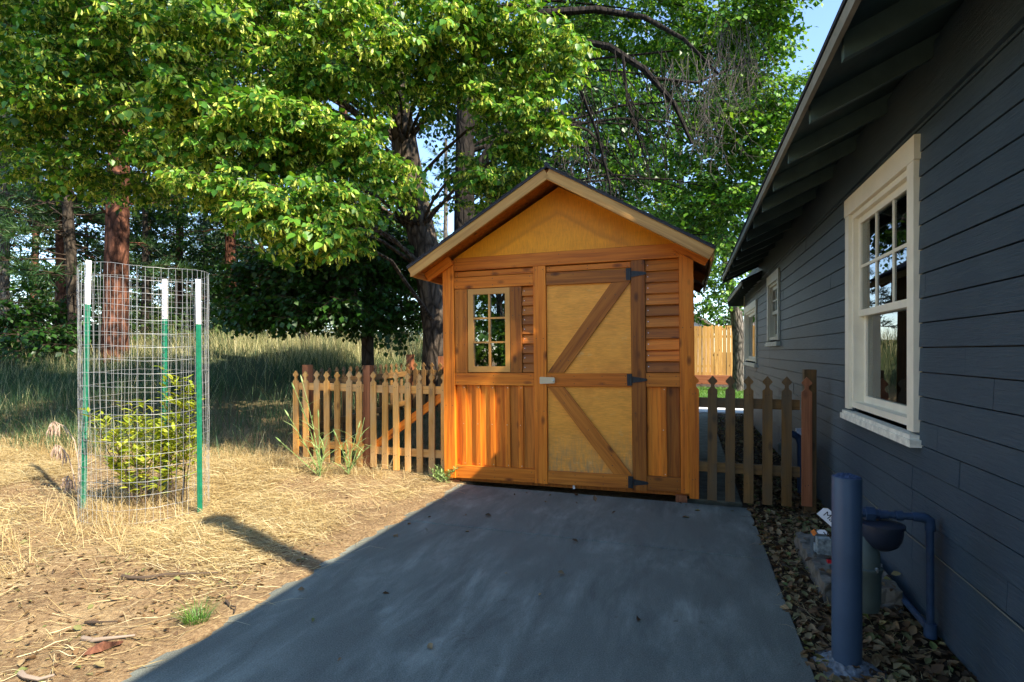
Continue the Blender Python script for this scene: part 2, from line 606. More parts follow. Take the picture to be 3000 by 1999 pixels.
def tri_mesh(name, V, F, mi, mats, parent=None, M=None, smooth=False):
    me = bpy.data.meshes.new(name)
    V = np.ascontiguousarray(V, np.float32); F = np.ascontiguousarray(F, np.int32)
    me.vertices.add(len(V)); me.vertices.foreach_set('co', V.ravel())
    me.loops.add(F.size); me.loops.foreach_set('vertex_index', F.ravel())
    me.polygons.add(len(F))
    me.polygons.foreach_set('loop_start', np.arange(0, F.size, 3, dtype=np.int32))
    try:
        me.polygons.foreach_set('loop_total', np.full(len(F), 3, np.int32))
    except Exception:
        pass
    for q in mats:
        me.materials.append(q)
    me.polygons.foreach_set('material_index', np.ascontiguousarray(mi, np.int32))
    if smooth:
        me.polygons.foreach_set('use_smooth', np.ones(len(F), bool))
    me.update(calc_edges=True)
    me.validate()
    return link(name, me, parent, M)


class Scatter:
    """collects transformed copies of small templates into one mesh"""
    def __init__(self):
        self.V = []; self.F = []; self.M = []; self.n = 0

    def put(self, T, Rm, pos):
        """T=(V,F,m); Rm (N,3,3) includes scale; pos (N,3)"""
        V, F, m = T
        N = len(pos)
        if N == 0: return
        X = np.einsum('nij,vj->nvi', Rm, V) + pos[:, None, :]
        self.V.append(X.reshape(-1, 3))
        off = (np.arange(N) * len(V) + self.n)[:, None, None]
        self.F.append((F[None] + off).reshape(-1, 3))
        self.M.append(np.tile(m, N))
        self.n += N * len(V)

    def build(self, name, mats, parent=None, smooth=False):
        V = np.concatenate(self.V); F = np.concatenate(self.F); M = np.concatenate(self.M)
        if parent is not None:
            V = V - np.array(parent.location)[None]
        return tri_mesh(name, V, F, M, mats, parent, None, smooth)


def norm(a):
    return a / (np.linalg.norm(a, axis=-1, keepdims=True) + 1e-9)


def frame(xd, up):
    """(N,3,3) with columns x=xd, z close to up"""
    xd = norm(xd); up = norm(up)
    y = norm(np.cross(up, xd)); z = np.cross(xd, y)
    return np.stack([xd, y, z], -1)


# ---------------------------------------------------------------- foliage templates
HEART = (np.array([(0, 0, 0), (-.36, .10, .03), (-.50, .38, .06), (-.30, .72, .01), (0, 1.06, -.10), (.30, .72, .01), (.50, .38, .06), (.36, .10, .03), (0, .45, -.03)]),
         np.array([(0, 8, 1), (1, 8, 2), (2, 8, 3), (3, 8, 4), (4, 8, 5), (5, 8, 6), (6, 8, 7), (7, 8, 0)]))
KITE = (np.array([(0, 0, 0), (-.42, .42, .05), (0, 1, -.06), (.42, .42, .05)]), np.array([(0, 2, 1), (0, 3, 2)]))
LANCE = (np.array([(0, 0, 0), (-.16, .3, .03), (-.13, .65, .0), (0, 1, -.10), (.13, .65, .0), (.16, .3, .03), (0, .5, -.02)]),
         np.array([(0, 6, 1), (1, 6, 2), (2, 6, 3), (3, 6, 4), (4, 6, 5), (5, 6, 0)]))
STRAP = (np.array([(0, 0, 0), (-.13, .35, .03), (-.14, .7, .0), (0, 1, -.06), (.14, .7, .0), (.13, .35, .03)]),
         np.array([(0, 5, 1), (1, 5, 4), (1, 4, 2), (2, 4, 3)]))


def spray(rng, L=.5, leaf=HEART, size=.085, bract=.0, droop=.45, subs=4, step=.055):
    """a leafy twig growing along +X; material 0 leaf, 1 bract, 2 twig"""
    Vs, Fs, Ms = [], [], []; n = [0]

    def addp(T, Rm, p, m):
        V, F = T
        Vs.append(V @ Rm.T + p); Fs.append(F + n[0]); Ms.append(np.full(len(F), m)); n[0] += len(V)

    def twig(p0, d0, length, r):
        k = max(3, int(length / step)); pts = []
        p = np.array(p0, float); d = norm(np.array(d0, float))
        for i in range(k + 1):
            pts.append(p.copy())
            d = norm(d + np.array([0, 0, -droop * .9 / k]) + rng.normal(0, .10, 3))
            p = p + d * length / k
        pts = np.array(pts)
        for i in range(k):
            a, b = pts[i], pts[i + 1]
            dd = norm(b - a); s = norm(np.cross(dd, (0.1, .2, 1))); u = np.cross(s, dd)
            ra, rb = r * (1 - .8 * i / k), r * (1 - .8 * (i + 1) / k)
            ring = np.array([a + s * ra, a - s * ra * .5 + u * ra * .87, a - s * ra * .5 - u * ra * .87, b + s * rb, b - s * rb * .5 + u * rb * .87, b - s * rb * .5 - u * rb * .87])
            Vs.append(ring); Fs.append(np.array([(0, 1, 4), (0, 4, 3), (1, 2, 5), (1, 5, 4), (2, 0, 3), (2, 3, 5)]) + n[0]); Ms.append(np.full(6, 2)); n[0] += 6
        return pts

    def leaves(pts):
        side = 1
        for i in range(1, len(pts)):
            side = -side
            dd = norm(pts[i] - pts[i - 1]); s = norm(np.cross(dd, (0, 0, 1))) * side
            sz = size * rng.uniform(.6, 1.25)
            d = norm(dd * .55 + s * .6 + np.array([0, 0, -.55]) + rng.normal(0, .33, 3))
            nn = np.array([dd[0] * .3, dd[1] * .3, .85]) + s * .25 + rng.normal(0, .38, 3)
            xx = norm(np.cross(d, nn)); zz = np.cross(xx, d)
            Rm = np.stack([xx * rng.uniform(.85, 1.1), d, zz], -1) * sz
            addp(leaf, Rm, pts[i] + s * .02 + d * .02, 0)
            if rng.random() < bract:
                d = norm(np.array([0, 0, -1]) + rng.normal(0, .45, 3)); nn = rng.normal(0, 1, 3)
                xx = norm(np.cross(d, nn)); zz = np.cross(xx, d)
                sb = rng.uniform(.065, .10)
                addp(STRAP, np.stack([xx, d, zz], -1) * sb, pts[i] + d * .02, 1)
                q = pts[i] + d * sb * .9
                for _ in range(3):
                    o = q + rng.normal(0, .016, 3); e = .007
                    Vs.append(np.array([o + (e, 0, 0), o + (-e, 0, 0), o + (0, e, e), o + (0, -e, e)]))
                    Fs.append(np.array([(0, 1, 2), (0, 3, 1), (0, 2, 3), (1, 3, 2)]) + n[0]); Ms.append(np.full(4, 1)); n[0] += 4

    main = twig((0, 0, 0), (1, 0, .25), L, .006)
    leaves(main)
    for q in range(subs):
        i = int(len(main) * (.15 + .7 * q / max(1, subs)))
        i = min(i, len(main) - 2)
        a = (1 if q % 2 else -1) * rng.uniform(.6, 1.1)
        leaves(twig(main[i], (math.cos(a), math.sin(a), rng.uniform(-.1, .3)), L * rng.uniform(.4, .65), .004))
    return np.concatenate(Vs), np.concatenate(Fs), np.concatenate(Ms)


RG = np.random.default_rng(11)
SP_LINDEN = [spray(RG, .46, HEART, .086, 1.0, .75, 4, .045) for _ in range(6)]  # sunlit sprays: extra pale bracts stand in for sun on the leaves
SP_LINDEN_SHADE = [spray(RG, .46, HEART, .078, .5, .75, 4, .045) for _ in range(6)]
SP_LINDEN_FAR = [spray(RG, .5, KITE, .092, .35, .7, 5, .055) for _ in range(5)]
SP_MAPLE = [spray(RG, .60, KITE, .105, .0, .45, 5, .055) for _ in range(6)]
SP_SMALL = [spray(RG, .45, KITE, .075, .0, .6, 5, .045) for _ in range(5)]
SP_BIG = [spray(RG, 1.1, KITE, .19, .0, .4, 5, .10) for _ in range(4)]


def needle_branch(rng, tufts=16, nl=.15, nn=16, L=1.0):
    Vs, Fs, Ms = [], [], []; n = 0
    pts = [np.array((0., 0, 0))]; d = np.array((1., 0, .12)); k = 9
    for i in range(k):
        d = norm(d + np.array([0, 0, -.02 + .03 * (i > 5)]) + rng.normal(0, .09, 3)); pts.append(pts[-1] + d * L / k)
    segs = [(pts[i], pts[i + 1], .013 * (1 - .8 * i / k), .013 * (1 - .8 * (i + 1) / k)) for i in range(k)]
    tips = [(pts[-1], d)]
    for q in range(tufts):
        i = rng.integers(3, k)
        a = rng.choice([-1, 1]) * rng.uniform(.4, 1.2)
        dd = norm(np.array((math.cos(a), math.sin(a), rng.uniform(-.15, .5))))
        e = pts[i] + dd * L * rng.uniform(.12, .34)
        segs.append((pts[i], e, .005, .003)); tips.append((e, dd))
    for a, b, ra, rb in segs:
        dd = norm(b - a); s = norm(np.cross(dd, (0.1, .2, 1))); u = np.cross(s, dd)
        Vs.append(np.array([a + s * ra, a - s * ra * .5 + u * ra * .87, a - s * ra * .5 - u * ra * .87, b + s * rb, b - s * rb * .5 + u * rb * .87, b - s * rb * .5 - u * rb * .87]))
        Fs.append(np.array([(0, 1, 4), (0, 4, 3), (1, 2, 5), (1, 5, 4), (2, 0, 3), (2, 3, 5)]) + n); Ms.append(np.full(6, 1)); n += 6
    for p, dd in tips:
        for _ in range(nn):
            q = norm(dd * .7 + rng.normal(0, .6, 3) + np.array([0, 0, .15]))
            s = norm(np.cross(q, rng.normal(0, 1, 3))) * .006
            b0 = p - dd * rng.uniform(0, .10)
            Vs.append(np.array([b0 + s, b0 - s, b0 + q * nl * rng.uniform(.7, 1.1)])); Fs.append(np.array([(0, 1, 2)]) + n); Ms.append(np.zeros(1, int)); n += 3
    return np.concatenate(Vs), np.concatenate(Fs), np.concatenate(Ms).astype(int)


PB = [needle_branch(RG, 16, .16, 16) for _ in range(4)]
PB_FAR = [needle_branch(RG, 15, .22, 12) for _ in range(3)]
FWD = np.array([-SN, CN, 0]); RGT = np.array([CN, SN, 0]); UPV = np.array([0, 0, 1.0])


def clusters_to_scatter(S, rng, clusters, sprays, trunk_xy, scale=(.8, 1.25)):
    """clusters: (px, py, ahead, rx_px, ry_px, depth_m, count)"""
    cents = []
    for (px, py, fw, rx, ry, rz, cnt) in clusters:
        c = np.array(P(px, py, fw)); cents.append(c)
        k = fw / FPX
        u = norm(rng.normal(0, 1, (cnt, 3))) * (rng.random((cnt, 1)) ** .42)
        off = u[:, :1] * RGT * rx * k + u[:, 1:2] * UPV * ry * k + u[:, 2:3] * FWD * rz
        pos = c + off
        out = norm(off * np.array([1, 1, .3])) * .8 + norm(np.concatenate([pos[:, :2] - np.array(trunk_xy), np.zeros((cnt, 1))], 1)) * .6 + rng.normal(0, .45, (cnt, 3)) * np.array([1, 1, .35])
        Rm = frame(out, UPV + rng.normal(0, .18, (cnt, 3))) * rng.uniform(*scale, (cnt, 1, 1))
        which = rng.integers(0, len(sprays), cnt)
        for t in range(len(sprays)):
            s = which == t
            S.put(sprays[t], Rm[s], pos[s])
    return cents


def limb_to(mb, rng, a, b, r0, r1, sag=.12, n=7, sides=6):
    a = Vector(a); b = Vector(b); pts = []; rr = []
    L = (b - a).length
    side = Vector((rng.uniform(-1, 1), rng.uniform(-1, 1), 0)) * L * .08
    for i in range(n):
        t = i / (n - 1)
        p = a.lerp(b, t) + Vector((0, 0, 1)) * (L * sag * 4 * t * (1 - t)) + side * math.sin(t * 3.1) + Vector((rng.uniform(-1, 1), rng.uniform(-1, 1), rng.uniform(-1, 1))) * L * .012
        pts.append(p); rr.append(r0 + (r1 - r0) * t)
    mb.tube(pts, rr, sides)


def leafy_tree(name, label, trunk, clusters, sprays, mats, bark, group=None, cat='tree', seed=1, limb=(.05, .012), scale=(.8, 1.25), extra=None, more=None, sag=.1, trunk_n=14):
    """trunk = list of (point, radius) in world coordinates"""
    rng = np.random.default_rng(seed); rr = random.Random(seed)
    base = Vector(trunk[0][0])
    e = empty(name, base, label, cat, group)
    mb = MB()
    mb.tube([Vector(p) - base for p, r in trunk], [r for p, r in trunk], trunk_n, jitter=.06, rng=rr)
    S = Scatter()
    cents = clusters_to_scatter(S, rng, clusters, sprays, (base.x, base.y), scale)
    if more:
        cents += clusters_to_scatter(S, rng, more[0], more[1], (base.x, base.y), scale)
    for c in cents:
        best = min(range(1, len(trunk)), key=lambda i: (Vector(trunk[i][0]) - Vector(c)).length + 1.5 * max(0, trunk[i][0][2] - c[2] + .3)) if len(trunk) > 1 else 0
        L = (Vector(trunk[best][0]) - Vector(c)).length
        limb_to(mb, rr, Vector(trunk[best][0]) - base, Vector(c) - base, min(trunk[best][1] * .4, limb[0] * .6 + .0045 * L), limb[1], sag)
    if extra:
        for pts, rad in extra:
            mb.tube([Vector(p) - base for p in pts], rad, 7, jitter=.05, rng=rr)
    mb.build('trunk', bark, e, smooth=True)
    S.build('crown', mats, e)
    return e


def pine(label, px, fw, r, top, z0f, nbr, blen, branches, mats, bark, seed, lean=(0, 0), dead=10, group='tall pines on the bank', topy=None):
    rng = np.random.default_rng(seed); rr = random.Random(seed)
    b = P(px, HY, fw); bz = gz(b.x, b.y); base = Vector((b.x, b.y, bz - .1))
    e = empty('pine_tree', base, label, 'tree', group)
    mb = MB(); pts = []; n = 9
    for i in range(n):
        t = i / (n - 1)
        pts.append(Vector((lean[0] * t + .06 * math.sin(3 * t + seed), lean[1] * t, top * t)))
    mb.tube(pts, [r * (1.12 - .12 * min(1, i)) * (1 - .55 * i / (n - 1)) for i in range(n)], 14, jitter=.05, rng=rr)
    def at(z):
        t = min(1, z / top) * (n - 1); i = min(n - 2, int(t)); return pts[i].lerp(pts[i + 1], t - i)
    for k in range(dead):
        z = rr.uniform(.16, z0f + .25) * top; a = rr.uniform(0, 6.28); L = rr.uniform(.5, 1.6) * min(1, r * 5 + .3)
        p = at(z); q = [p]; d = Vector((math.cos(a), math.sin(a), rr.uniform(-.1, .25)))
        for j in range(5):
            d = (d + Vector((rr.gauss(0, .22), rr.gauss(0, .22), rr.gauss(-.06, .16)))).normalized(); q.append(q[-1] + d * L / 5)
        mb.tube(q, [.022, .018, .014, .010, .007, .004], 5)
        for j in (2, 3, 4):
            d2 = (d + Vector((rr.gauss(0, .8), rr.gauss(0, .8), rr.gauss(0, .5)))).normalized()
            mb.tube([q[j], q[j] + d2 * L * .22, q[j] + d2 * L * .4 + Vector((0, 0, -.05))], [.009, .006, .003], 4)
    S = Scatter()
    zz = z0f * top + (top - z0f * top) * (np.linspace(0, 1, nbr) ** 1.1)
    for z in zz:
        t = (z / top - z0f) / (1 - z0f)
        a = rr.uniform(0, 6.28)
        L = blen * (1 - .55 * t) * rr.uniform(.7, 1.2)
        d = np.array([[math.cos(a), math.sin(a), -.22 + .5 * t + rr.uniform(-.12, .12)]])
        p = np.array(base + at(z))[None]
        S.put(branches[rr.randrange(len(branches))], frame(d, UPV[None]) * L, p)
    mb.build('trunk', bark, e, smooth=True)
    S.build('crown', mats, e)
    return e

# ---------------------------------------------------------------- the setting
def build_ground():
    def axis(lo, hi, a, b, fine, mid):
        s = set(np.round(np.arange(a, b + 1e-6, fine), 3).tolist())
        q = a; st = fine
        while q > lo:
            st = min(st * 1.18, 60) if st > mid or q < a else mid
            q -= max(st, mid); s.add(round(q, 3)); st = max(st, mid) * 1.12
        q = b; st = mid
        while q < hi:
            q += st; s.add(round(q, 3)); st *= 1.12
        return np.array(sorted(s))
    xs = axis(-700, 700, -9.0, 1.4, .06, .25); ys = axis(-120, 900, .6, 9.0, .06, .25)
    X, Y = np.meshgrid(xs, ys, indexing='ij')
    Z = ground_z(X, Y)
    rng = np.random.default_rng(3)
    near = (X < -2.35) & (X > -9) & (Y > .5) & (Y < 9)
    Z = Z + near * rng.normal(0, .006, Z.shape)
    V = np.stack([X, Y, Z], -1).reshape(-1, 3)
    nx, ny = X.shape
    i = np.arange(nx - 1)[:, None] * ny + np.arange(ny - 1)[None]
    a, b, c, d = i, i + ny, i + ny + 1, i + 1
    F = np.concatenate([np.stack([a, b, c], -1).reshape(-1, 3), np.stack([a, c, d], -1).reshape(-1, 3)])
    o = tri_mesh('ground', V, F, np.zeros(len(F)), [EARTH], smooth=True)
    tag(o, kind='structure')


build_ground()
mb = MB()
E1 = .012
def slab(x0, x1, y0, y1, z1=0.0, z0=-.12, c=.012):
    for (pa, pb) in (((x0, y0), (x1, y1)),):
        v = [(x0, y0, z0), (x1, y0, z0), (x1, y1, z0), (x0, y1, z0), (x0, y0, z1 - c), (x1, y0, z1 - c), (x1, y1, z1 - c), (x0, y1, z1 - c),
             (x0 + c, y0 + c, z1), (x1 - c, y0 + c, z1), (x1 - c, y1 - c, z1), (x0 + c, y1 - c, z1)]
        f = [(8, 9, 10, 11), (0, 3, 2, 1)]
        for k in range(4):
            q = (k + 1) % 4
            f += [(k, q, 4 + q, 4 + k), (4 + k, 4 + q, 8 + q, 8 + k)]
        mb.add(v, f)
slab(-2.23, .50, -3.0, 3.836, c=.005)
slab(-2.23, .50, 3.850, 5.06, c=.004)
tag(mb.build('driveway', CONCRETE), kind='structure')
mb = MB(); slab(-.02, .46, 5.22, 12.6, .0)
tag(mb.build('path', CONC_MOSS), kind='structure')
mb = MB(); slab(-5.0, 1.8, 12.7, 15.0, .02)
tag(mb.build('patio', CONC_WHITE), kind='structure')
mb = MB(); slab(-9, 12, 15.0, 20.6, .05)
tag(mb.build('lawn', LAWN), kind='structure')

# ---------------------------------------------------------------- the navy house on the right
WX = 1.135           # siding plane
house = empty('house', (WX, 0, 0), 'navy lap-sided house with cream window trim along the right of the driveway', 'house')
HY0, HY1, MAIN_END = -0.9, 12.2, 9.7
WINS = [(3.255, 4.52, .863, 2.453, 'big'), (7.63, 8.66, 1.42, 2.42, 'small'), (10.04, 12.0, 1.08, 2.24, 'plain')]


def house_wall():
    mb = MB()
    segs = sorted(set([HY0, HY1] + [q for wv in WINS for q in (wv[0] + .09, wv[1] - .09)]))
    rowh = .1235; z = 1.373 - 11 * rowh
    rj = random.Random(5)
    while z < 2.80:
        j0 = rj.uniform(-1, 2.6); joints = [j0 + 3.66 * q for q in range(5)]
        for ya, yb in zip(segs[:-1], segs[1:]):
            yc = (ya + yb) / 2
            zs = [(z, z + rowh)]
            for (y0, y1, z0, z1, kd) in WINS:
                if y0 < yc < y1:
                    lo, hi = z0 + .05, z1 - .09
                    nz = []
                    for (p, q) in zs:
                        if q <= lo or p >= hi: nz.append((p, q)); continue
                        if p < lo: nz.append((p, lo))
                        if q > hi: nz.append((hi, q))
                    zs = nz
            for (p, q) in zs:
                xa = -.020 + .005 * (p - z) / rowh; xb = -.020 + .005 * (q - z) / rowh
                if abs(q - z - rowh) < 1e-6:
                    q -= .0060
                cuts = [ya] + [c_ for c_ in joints if ya + .05 < c_ < yb - .05] + [yb]
                for ca, cb in zip(cuts[:-1], cuts[1:]):
                    cb2 = cb - (.0035 if cb != yb else 0)
                    dx_ = rj.uniform(-.0015, .0015)
                    mb.add([(xa + dx_, ca, p), (xa + dx_, cb2, p), (xb + dx_, cb2, q), (xb + dx_, ca, q), (.02, ca, p), (.02, cb2, p), (.02, cb2, q), (.02, ca, q)],
                           [(0, 3, 2, 1), (0, 1, 5, 4), (4, 5, 6, 7), (2, 3, 7, 6), (0, 4, 7, 3), (1, 2, 6, 5)])
        z += rowh
    # butt joints between siding lengths
    return mb.build('wall', SIDING, house)


wall = house_wall()
mb = MB()
for (ya, yb) in zip([HY0] + [q[1] - .09 for q in WINS], [q[0] + .09 for q in WINS] + [HY1]):
    mb.box((.021, ya, -.05), (.029, yb, 2.7))
for (y0, y1, z0, z1, kd) in WINS:
    mb.box((.021, y0 + .09, -.05), (.029, y1 - .09, z0 + .05)).box((.021, y0 + .09, z1 - .09), (.029, y1 - .09, 2.7))
mb.box((.03, HY0, -.1), (.05, HY0 + .02, 2.8)).box((8.0, HY0, -.1), (8.1, HY1, 2.7)).box((.03, HY1 - .1, -.1), (8.0, HY1 - .02, 2.75)).box((.03, HY0 + .02, -.1), (8.0, HY0 + .1, 2.75))
mb.box((.05, HY0 + .1, 2.55), (8.0, HY1 - .1, 2.58)).box((.05, HY0 + .1, .0), (8, HY1 - .1, .04))
mb.build('wall', ROOM, house)
mb = MB().box((-.016, HY0, 2.50), (-.042, HY1 - .02, 2.80))
mb.build('frieze_board', SIDING, house)
mb = MB().box((.0, HY0, -.15), (.06, HY1, .04))
mb.build('foundation', STONE, house)
mb = MB().box((-.035, HY1 - .06, .02), (.05, HY1 + .012, 2.5))
mb.build('corner_trim', CREAM, house)
# louvred round vent near the eave
mb = MB()
vm = Matrix.Rotation(math.radians(-90), 4, 'Y')
mb.lathe([(.0, 0), (.058, 0), (.058, .012), (.048, .012), (.046, .004), (0, .004)], 20, 0, (-.016, 3.30, 2.60), vm)
for k in range(5):
    mb.box((-.030, 3.262, 2.566 + .016 * k), (-.016, 3.338, 2.572 + .016 * k))
mb.build('vent', SIDING, wall)

# roof: pitch 24.6 degrees, exposed rafter tails
PT = math.tan(math.radians(24.6))
EX = .545 - WX; EZ = 2.585
roof_m = MB()
def roof_sheet(mb, y0, y1, x0, z0, x1, t, mi=0):
    z1 = z0 + (x1 - x0) * PT
    mb.prism([(x0, z0), (x1, z1), (x1, z1 + t), (x0, z0 + t)], 'y', y0, y1, mi)
roof_sheet(roof_m, HY0 - .3, MAIN_END, EX, EZ, 4.2, .016, 1)
roof_sheet(roof_m, HY0 - .3, MAIN_END + .02, EX - .012, EZ + .020, 4.2, .012, 0)
zr = EZ + (4.2 - EX) * PT
roof_m.prism([(4.2, zr), (8.8, zr - 4.6 * PT), (8.8, zr - 4.6 * PT + .03), (4.2, zr + .03)], 'y', HY0 - .3, MAIN_END)
nrow = 0
x = EX - .012
while x < 1.4:                      # shingle courses, ragged along the eave
    z = EZ + .033 + (x - EX + .012) * PT
    roof_m.prism([(x, z), (x + .15, z + .15 * PT - .002), (x + .15, z + .15 * PT + .003), (x, z + .008)], 'y', HY0 - .3, MAIN_END + .02)
    x += .14
roof = roof_m.build('roof', [SHINGLE, SOFFIT], house)
mb = MB()
mb.box((EX - .006, HY0 - .3, EZ - .042), (EX + .014, MAIN_END, EZ + .014))
mb.build('fascia', EAVE_GREY, roof)
k = -10
while 2.43 + .61 * k < MAIN_END - .05:
    y = 2.43 + .61 * k
    k += 1
    if y < HY0: continue
    x0 = EX + .035
    zb = EZ + (x0 - EX) * PT
    x1 = .02
    z1 = EZ + (x1 - EX) * PT
    mb = MB().prism([(x0, zb - .002), (x0, zb - .105), (x1, z1 - .105), (x1, z1 - .002)], 'y', y - .020, y + .020)
    mb.build('rafter', RAFTER, roof)
    # wall blocking between rafters
# end barge board at the far end of the main roof
mb = MB().prism([(EX, EZ - .10), (1.2, EZ - .10 + (1.2 - EX) * PT), (1.2, EZ + (1.2 - EX) * PT - .002), (EX, EZ - .002)], 'y', MAIN_END - .03, MAIN_END - .002)
mb.build('barge_board', SOFFIT, roof)
ch = MB().box((3.8 - WX, 3.04, 4.0), (4.2 - WX, 3.6, 6.45)).box((3.76 - WX, 3.0, 6.452), (4.24 - WX, 3.64, 6.55)).box((3.85 - WX, 3.09, 6.552), (4.15 - WX, 3.55, 6.66))
ch.build('chimney', mat_plain('red_brick', (.26, .10, .06), .85, .2, 0, 14, .3, .4), roof)  # unseen chimney, placed so its shadow falls across the shed door
# lower roof over the far end
lr = MB()
EX2, EZ2 = .80 - WX, 2.44
lr.prism([(EX2, EZ2), (1.2, EZ2 + (1.2 - EX2) * PT), (1.2, EZ2 + (1.2 - EX2) * PT + .015), (EX2, EZ2 + .015)], 'y', 9.2, 12.3, 1)
lr.prism([(EX2 - .01, EZ2 + .018), (1.2, EZ2 + .018 + (1.21 - EX2) * PT), (1.2, EZ2 + .035 + (1.21 - EX2) * PT), (EX2 - .01, EZ2 + .035)], 'y', 9.2, 12.32, 0)
lroof = lr.build('roof', [SHINGLE, SOFFIT], house)
MB().box((EX2 - .006, 9.2, EZ2 - .04), (EX2 + .014, 12.3, EZ2 + .013)).build('fascia', EAVE_GREY, lroof)
MB().prism([(EX2, EZ2 - .14), (.3, EZ2 - .14), (.3, EZ2 + (.3 - EX2) * PT - .002), (EX2, EZ2 - .002)], 'y', 12.27, 12.298).build('barge_board', SOFFIT, lroof)
for k in range(6):
    y = 9.4 + .5 * k
    MB().prism([(EX2 + .03, EZ2 + .012), (EX2 + .03, EZ2 - .085), (.02, EZ2 - .085 + (.35) * PT), (.02, EZ2 + .012 + .34 * PT)], 'y', y - .02, y + .02).build('rafter', SOFFIT, lroof)


def house_window(y0, y1, z0, z1, kind):
    T = .09
    mb = MB()
    f0, f1 = -.045, -.004          # trim stands proud of the siding
    mb.box((f0, y0 - .015, z1 - .125), (f1, y1 + .015, z1))                      # head
    mb.box((f0 + .003, y0, z0 + .075), (f1, y0 + T, z1 - .126))                   # near side
    mb.box((f0 + .003, y1 - T, z0 + .075), (f1, y1, z1 - .126))
    # frame inside the trim
    ia, ib, za, zb = y0 + T, y1 - T, z0 + .09, z1 - .127
    d = .075
    mb.box((-.020, ia, za), (d, ia + .035, zb)).box((-.020, ib - .035, za), (d, ib, zb))
    mb.box((-.020, ia + .035, zb - .035), (d, ib - .035, zb)).box((-.020, ia + .035, za), (d, ib - .035, za + .04))
    fr = mb.build('window', CREAM, house)
    MB().box((-.068, y0 - .030, z0), (.0, y1 + .030, z0 + .038)).box((-.060, y0 - .005, z0 + .038), (0, y1 + .005, z0 + .060)).build('sill', SILL_PAINT, fr)
    ia += .035; ib -= .035; za += .04; zb -= .035
    zm = za + (zb - za) * .48
    def sash(z_0, z_1, xo, grid):
        s = .045; m = MB()
        m.box((xo, ia, z_0), (xo + .03, ia + s, z_1)).box((xo, ib - s, z_0), (xo + .03, ib, z_1))
        m.box((xo, ia + s, z_0), (xo + .03, ib - s, z_0 + s)).box((xo, ia + s, z_1 - s), (xo + .03, ib - s, z_1))
        m.build('sash', CREAM, fr)
        MB().box((xo + .012, ia + s, z_0 + s), (xo + .018, ib - s, z_1 - s)).build('pane', GLASS, fr)
        if grid:
            m = MB()
            for q in range(1, grid[0]):
                yy = ia + s + (ib - ia - 2 * s) * q / grid[0]
                m.box((xo + .004, yy - .010, z_0 + s), (xo + .0115, yy + .010, z_1 - s))
            for q in range(1, grid[1]):
                zz = z_0 + s + (z_1 - z_0 - 2 * s) * q / grid[1]
                m.box((xo + .0045, ia + s, zz - .010), (xo + .0110, ib - s, zz + .010))
            m.build('muntin', CREAM, fr)
    if kind == 'plain':
        sash(za, zb, .02, None)
    else:
        sash(zm - .02, zb, .012, (3, 2))
        sash(za, zm + .025, .045, None)
    # curtain hanging inside
    for (ca, cb) in ((ia - .05, ia + (ib - ia) * .16), (ib - (ib - ia) * .22, ib + .08)):
        n = 14; pts = []; m = MB()
        for q in range(n + 1):
            yy = ca + (cb - ca) * q / n
            pts.append((.14 + .018 * math.sin(q * 2.4), yy))
        for q in range(n):
            (xa, ya), (xb, yb) = pts[q], pts[q + 1]
            m.add([(xa, ya, za - .05), (xb, yb, za - .05), (xb, yb, zb + .05), (xa, ya, zb + .05)], [(0, 1, 2, 3)])
        m.build('curtain', CURTAIN, fr)


for wv in WINS:
    house_window(*wv)

# things on the house wall
mb = MB(); mb.tube([(1.108, y, .382 + .004 * math.sin(y * 5)) for y in np.linspace(-1, 5.6, 40)], .003, 6)
tag(mb.build('cable', mat_plain('pale_cable', (.16, .15, .11), .7)), 'thin pale cable tacked along the bottom of the navy siding', 'cable')
e = empty('flue_pipe', (2.0, 1.27, 3.0), 'tall galvanised flue pipe standing on the house roof', 'flue pipe')
mb = MB().lathe([(.085, 0.0), (.085, 2.30), (.07, 2.30)], 16); mb.build('pipe', FLUE, e, smooth=True)
mb = MB().lathe([(.02, 2.50), (.13, 2.40), (.13, 2.37), (.02, 2.37)], 16); mb.build('cap', FLUE, e)
e = empty('outlet_box', (1.10, 6.15, .50), 'small white outlet box low on the navy wall behind the right picket fence', 'outlet')
MB().box((-.05, -.04, -.06), (0.02, .04, .06)).build('box', WHITE, e)
MB().box((-.065, -.03, -.05), (-.051, .03, .03)).build('cover', BLACK_IRON, e)

# ---------------------------------------------------------------- shed
shed = empty('garden_shed', (-1.19, 5.12, 0), 'orange stained cedar shed with gable roof, Z-braced door and six-pane window', 'shed', rot=(0, math.radians(-0.6), 0))
SD = 2.35            # depth


def sb(name, mat, x0, x1, z0, z1, yf, t, parent=shed, vertical=None, nails=2):
    """board on the shed front; yf = how far its face stands in front of the wall plane (local -Y)"""
    vert = (z1 - z0) > (x1 - x0) if vertical is None else vertical
    y = -yf + t / 2
    if vert:
        L = z1 - z0; wd = x1 - x0
        return board(name, mat, parent, ((x0 + x1) / 2, y, z0), ((x0 + x1) / 2, y, z1), (1, 0, 0), wd, t, nails=ends_nails(wd, L, -1, .035, nails))
    L = x1 - x0; wd = z1 - z0
    return board(name, mat, parent, (x0, y, (z0 + z1) / 2), (x1, y, (z0 + z1) / 2), (0, 0, 1), wd, t, nails=ends_nails(wd, L, 1, .03, 1 if L > .5 else 0))


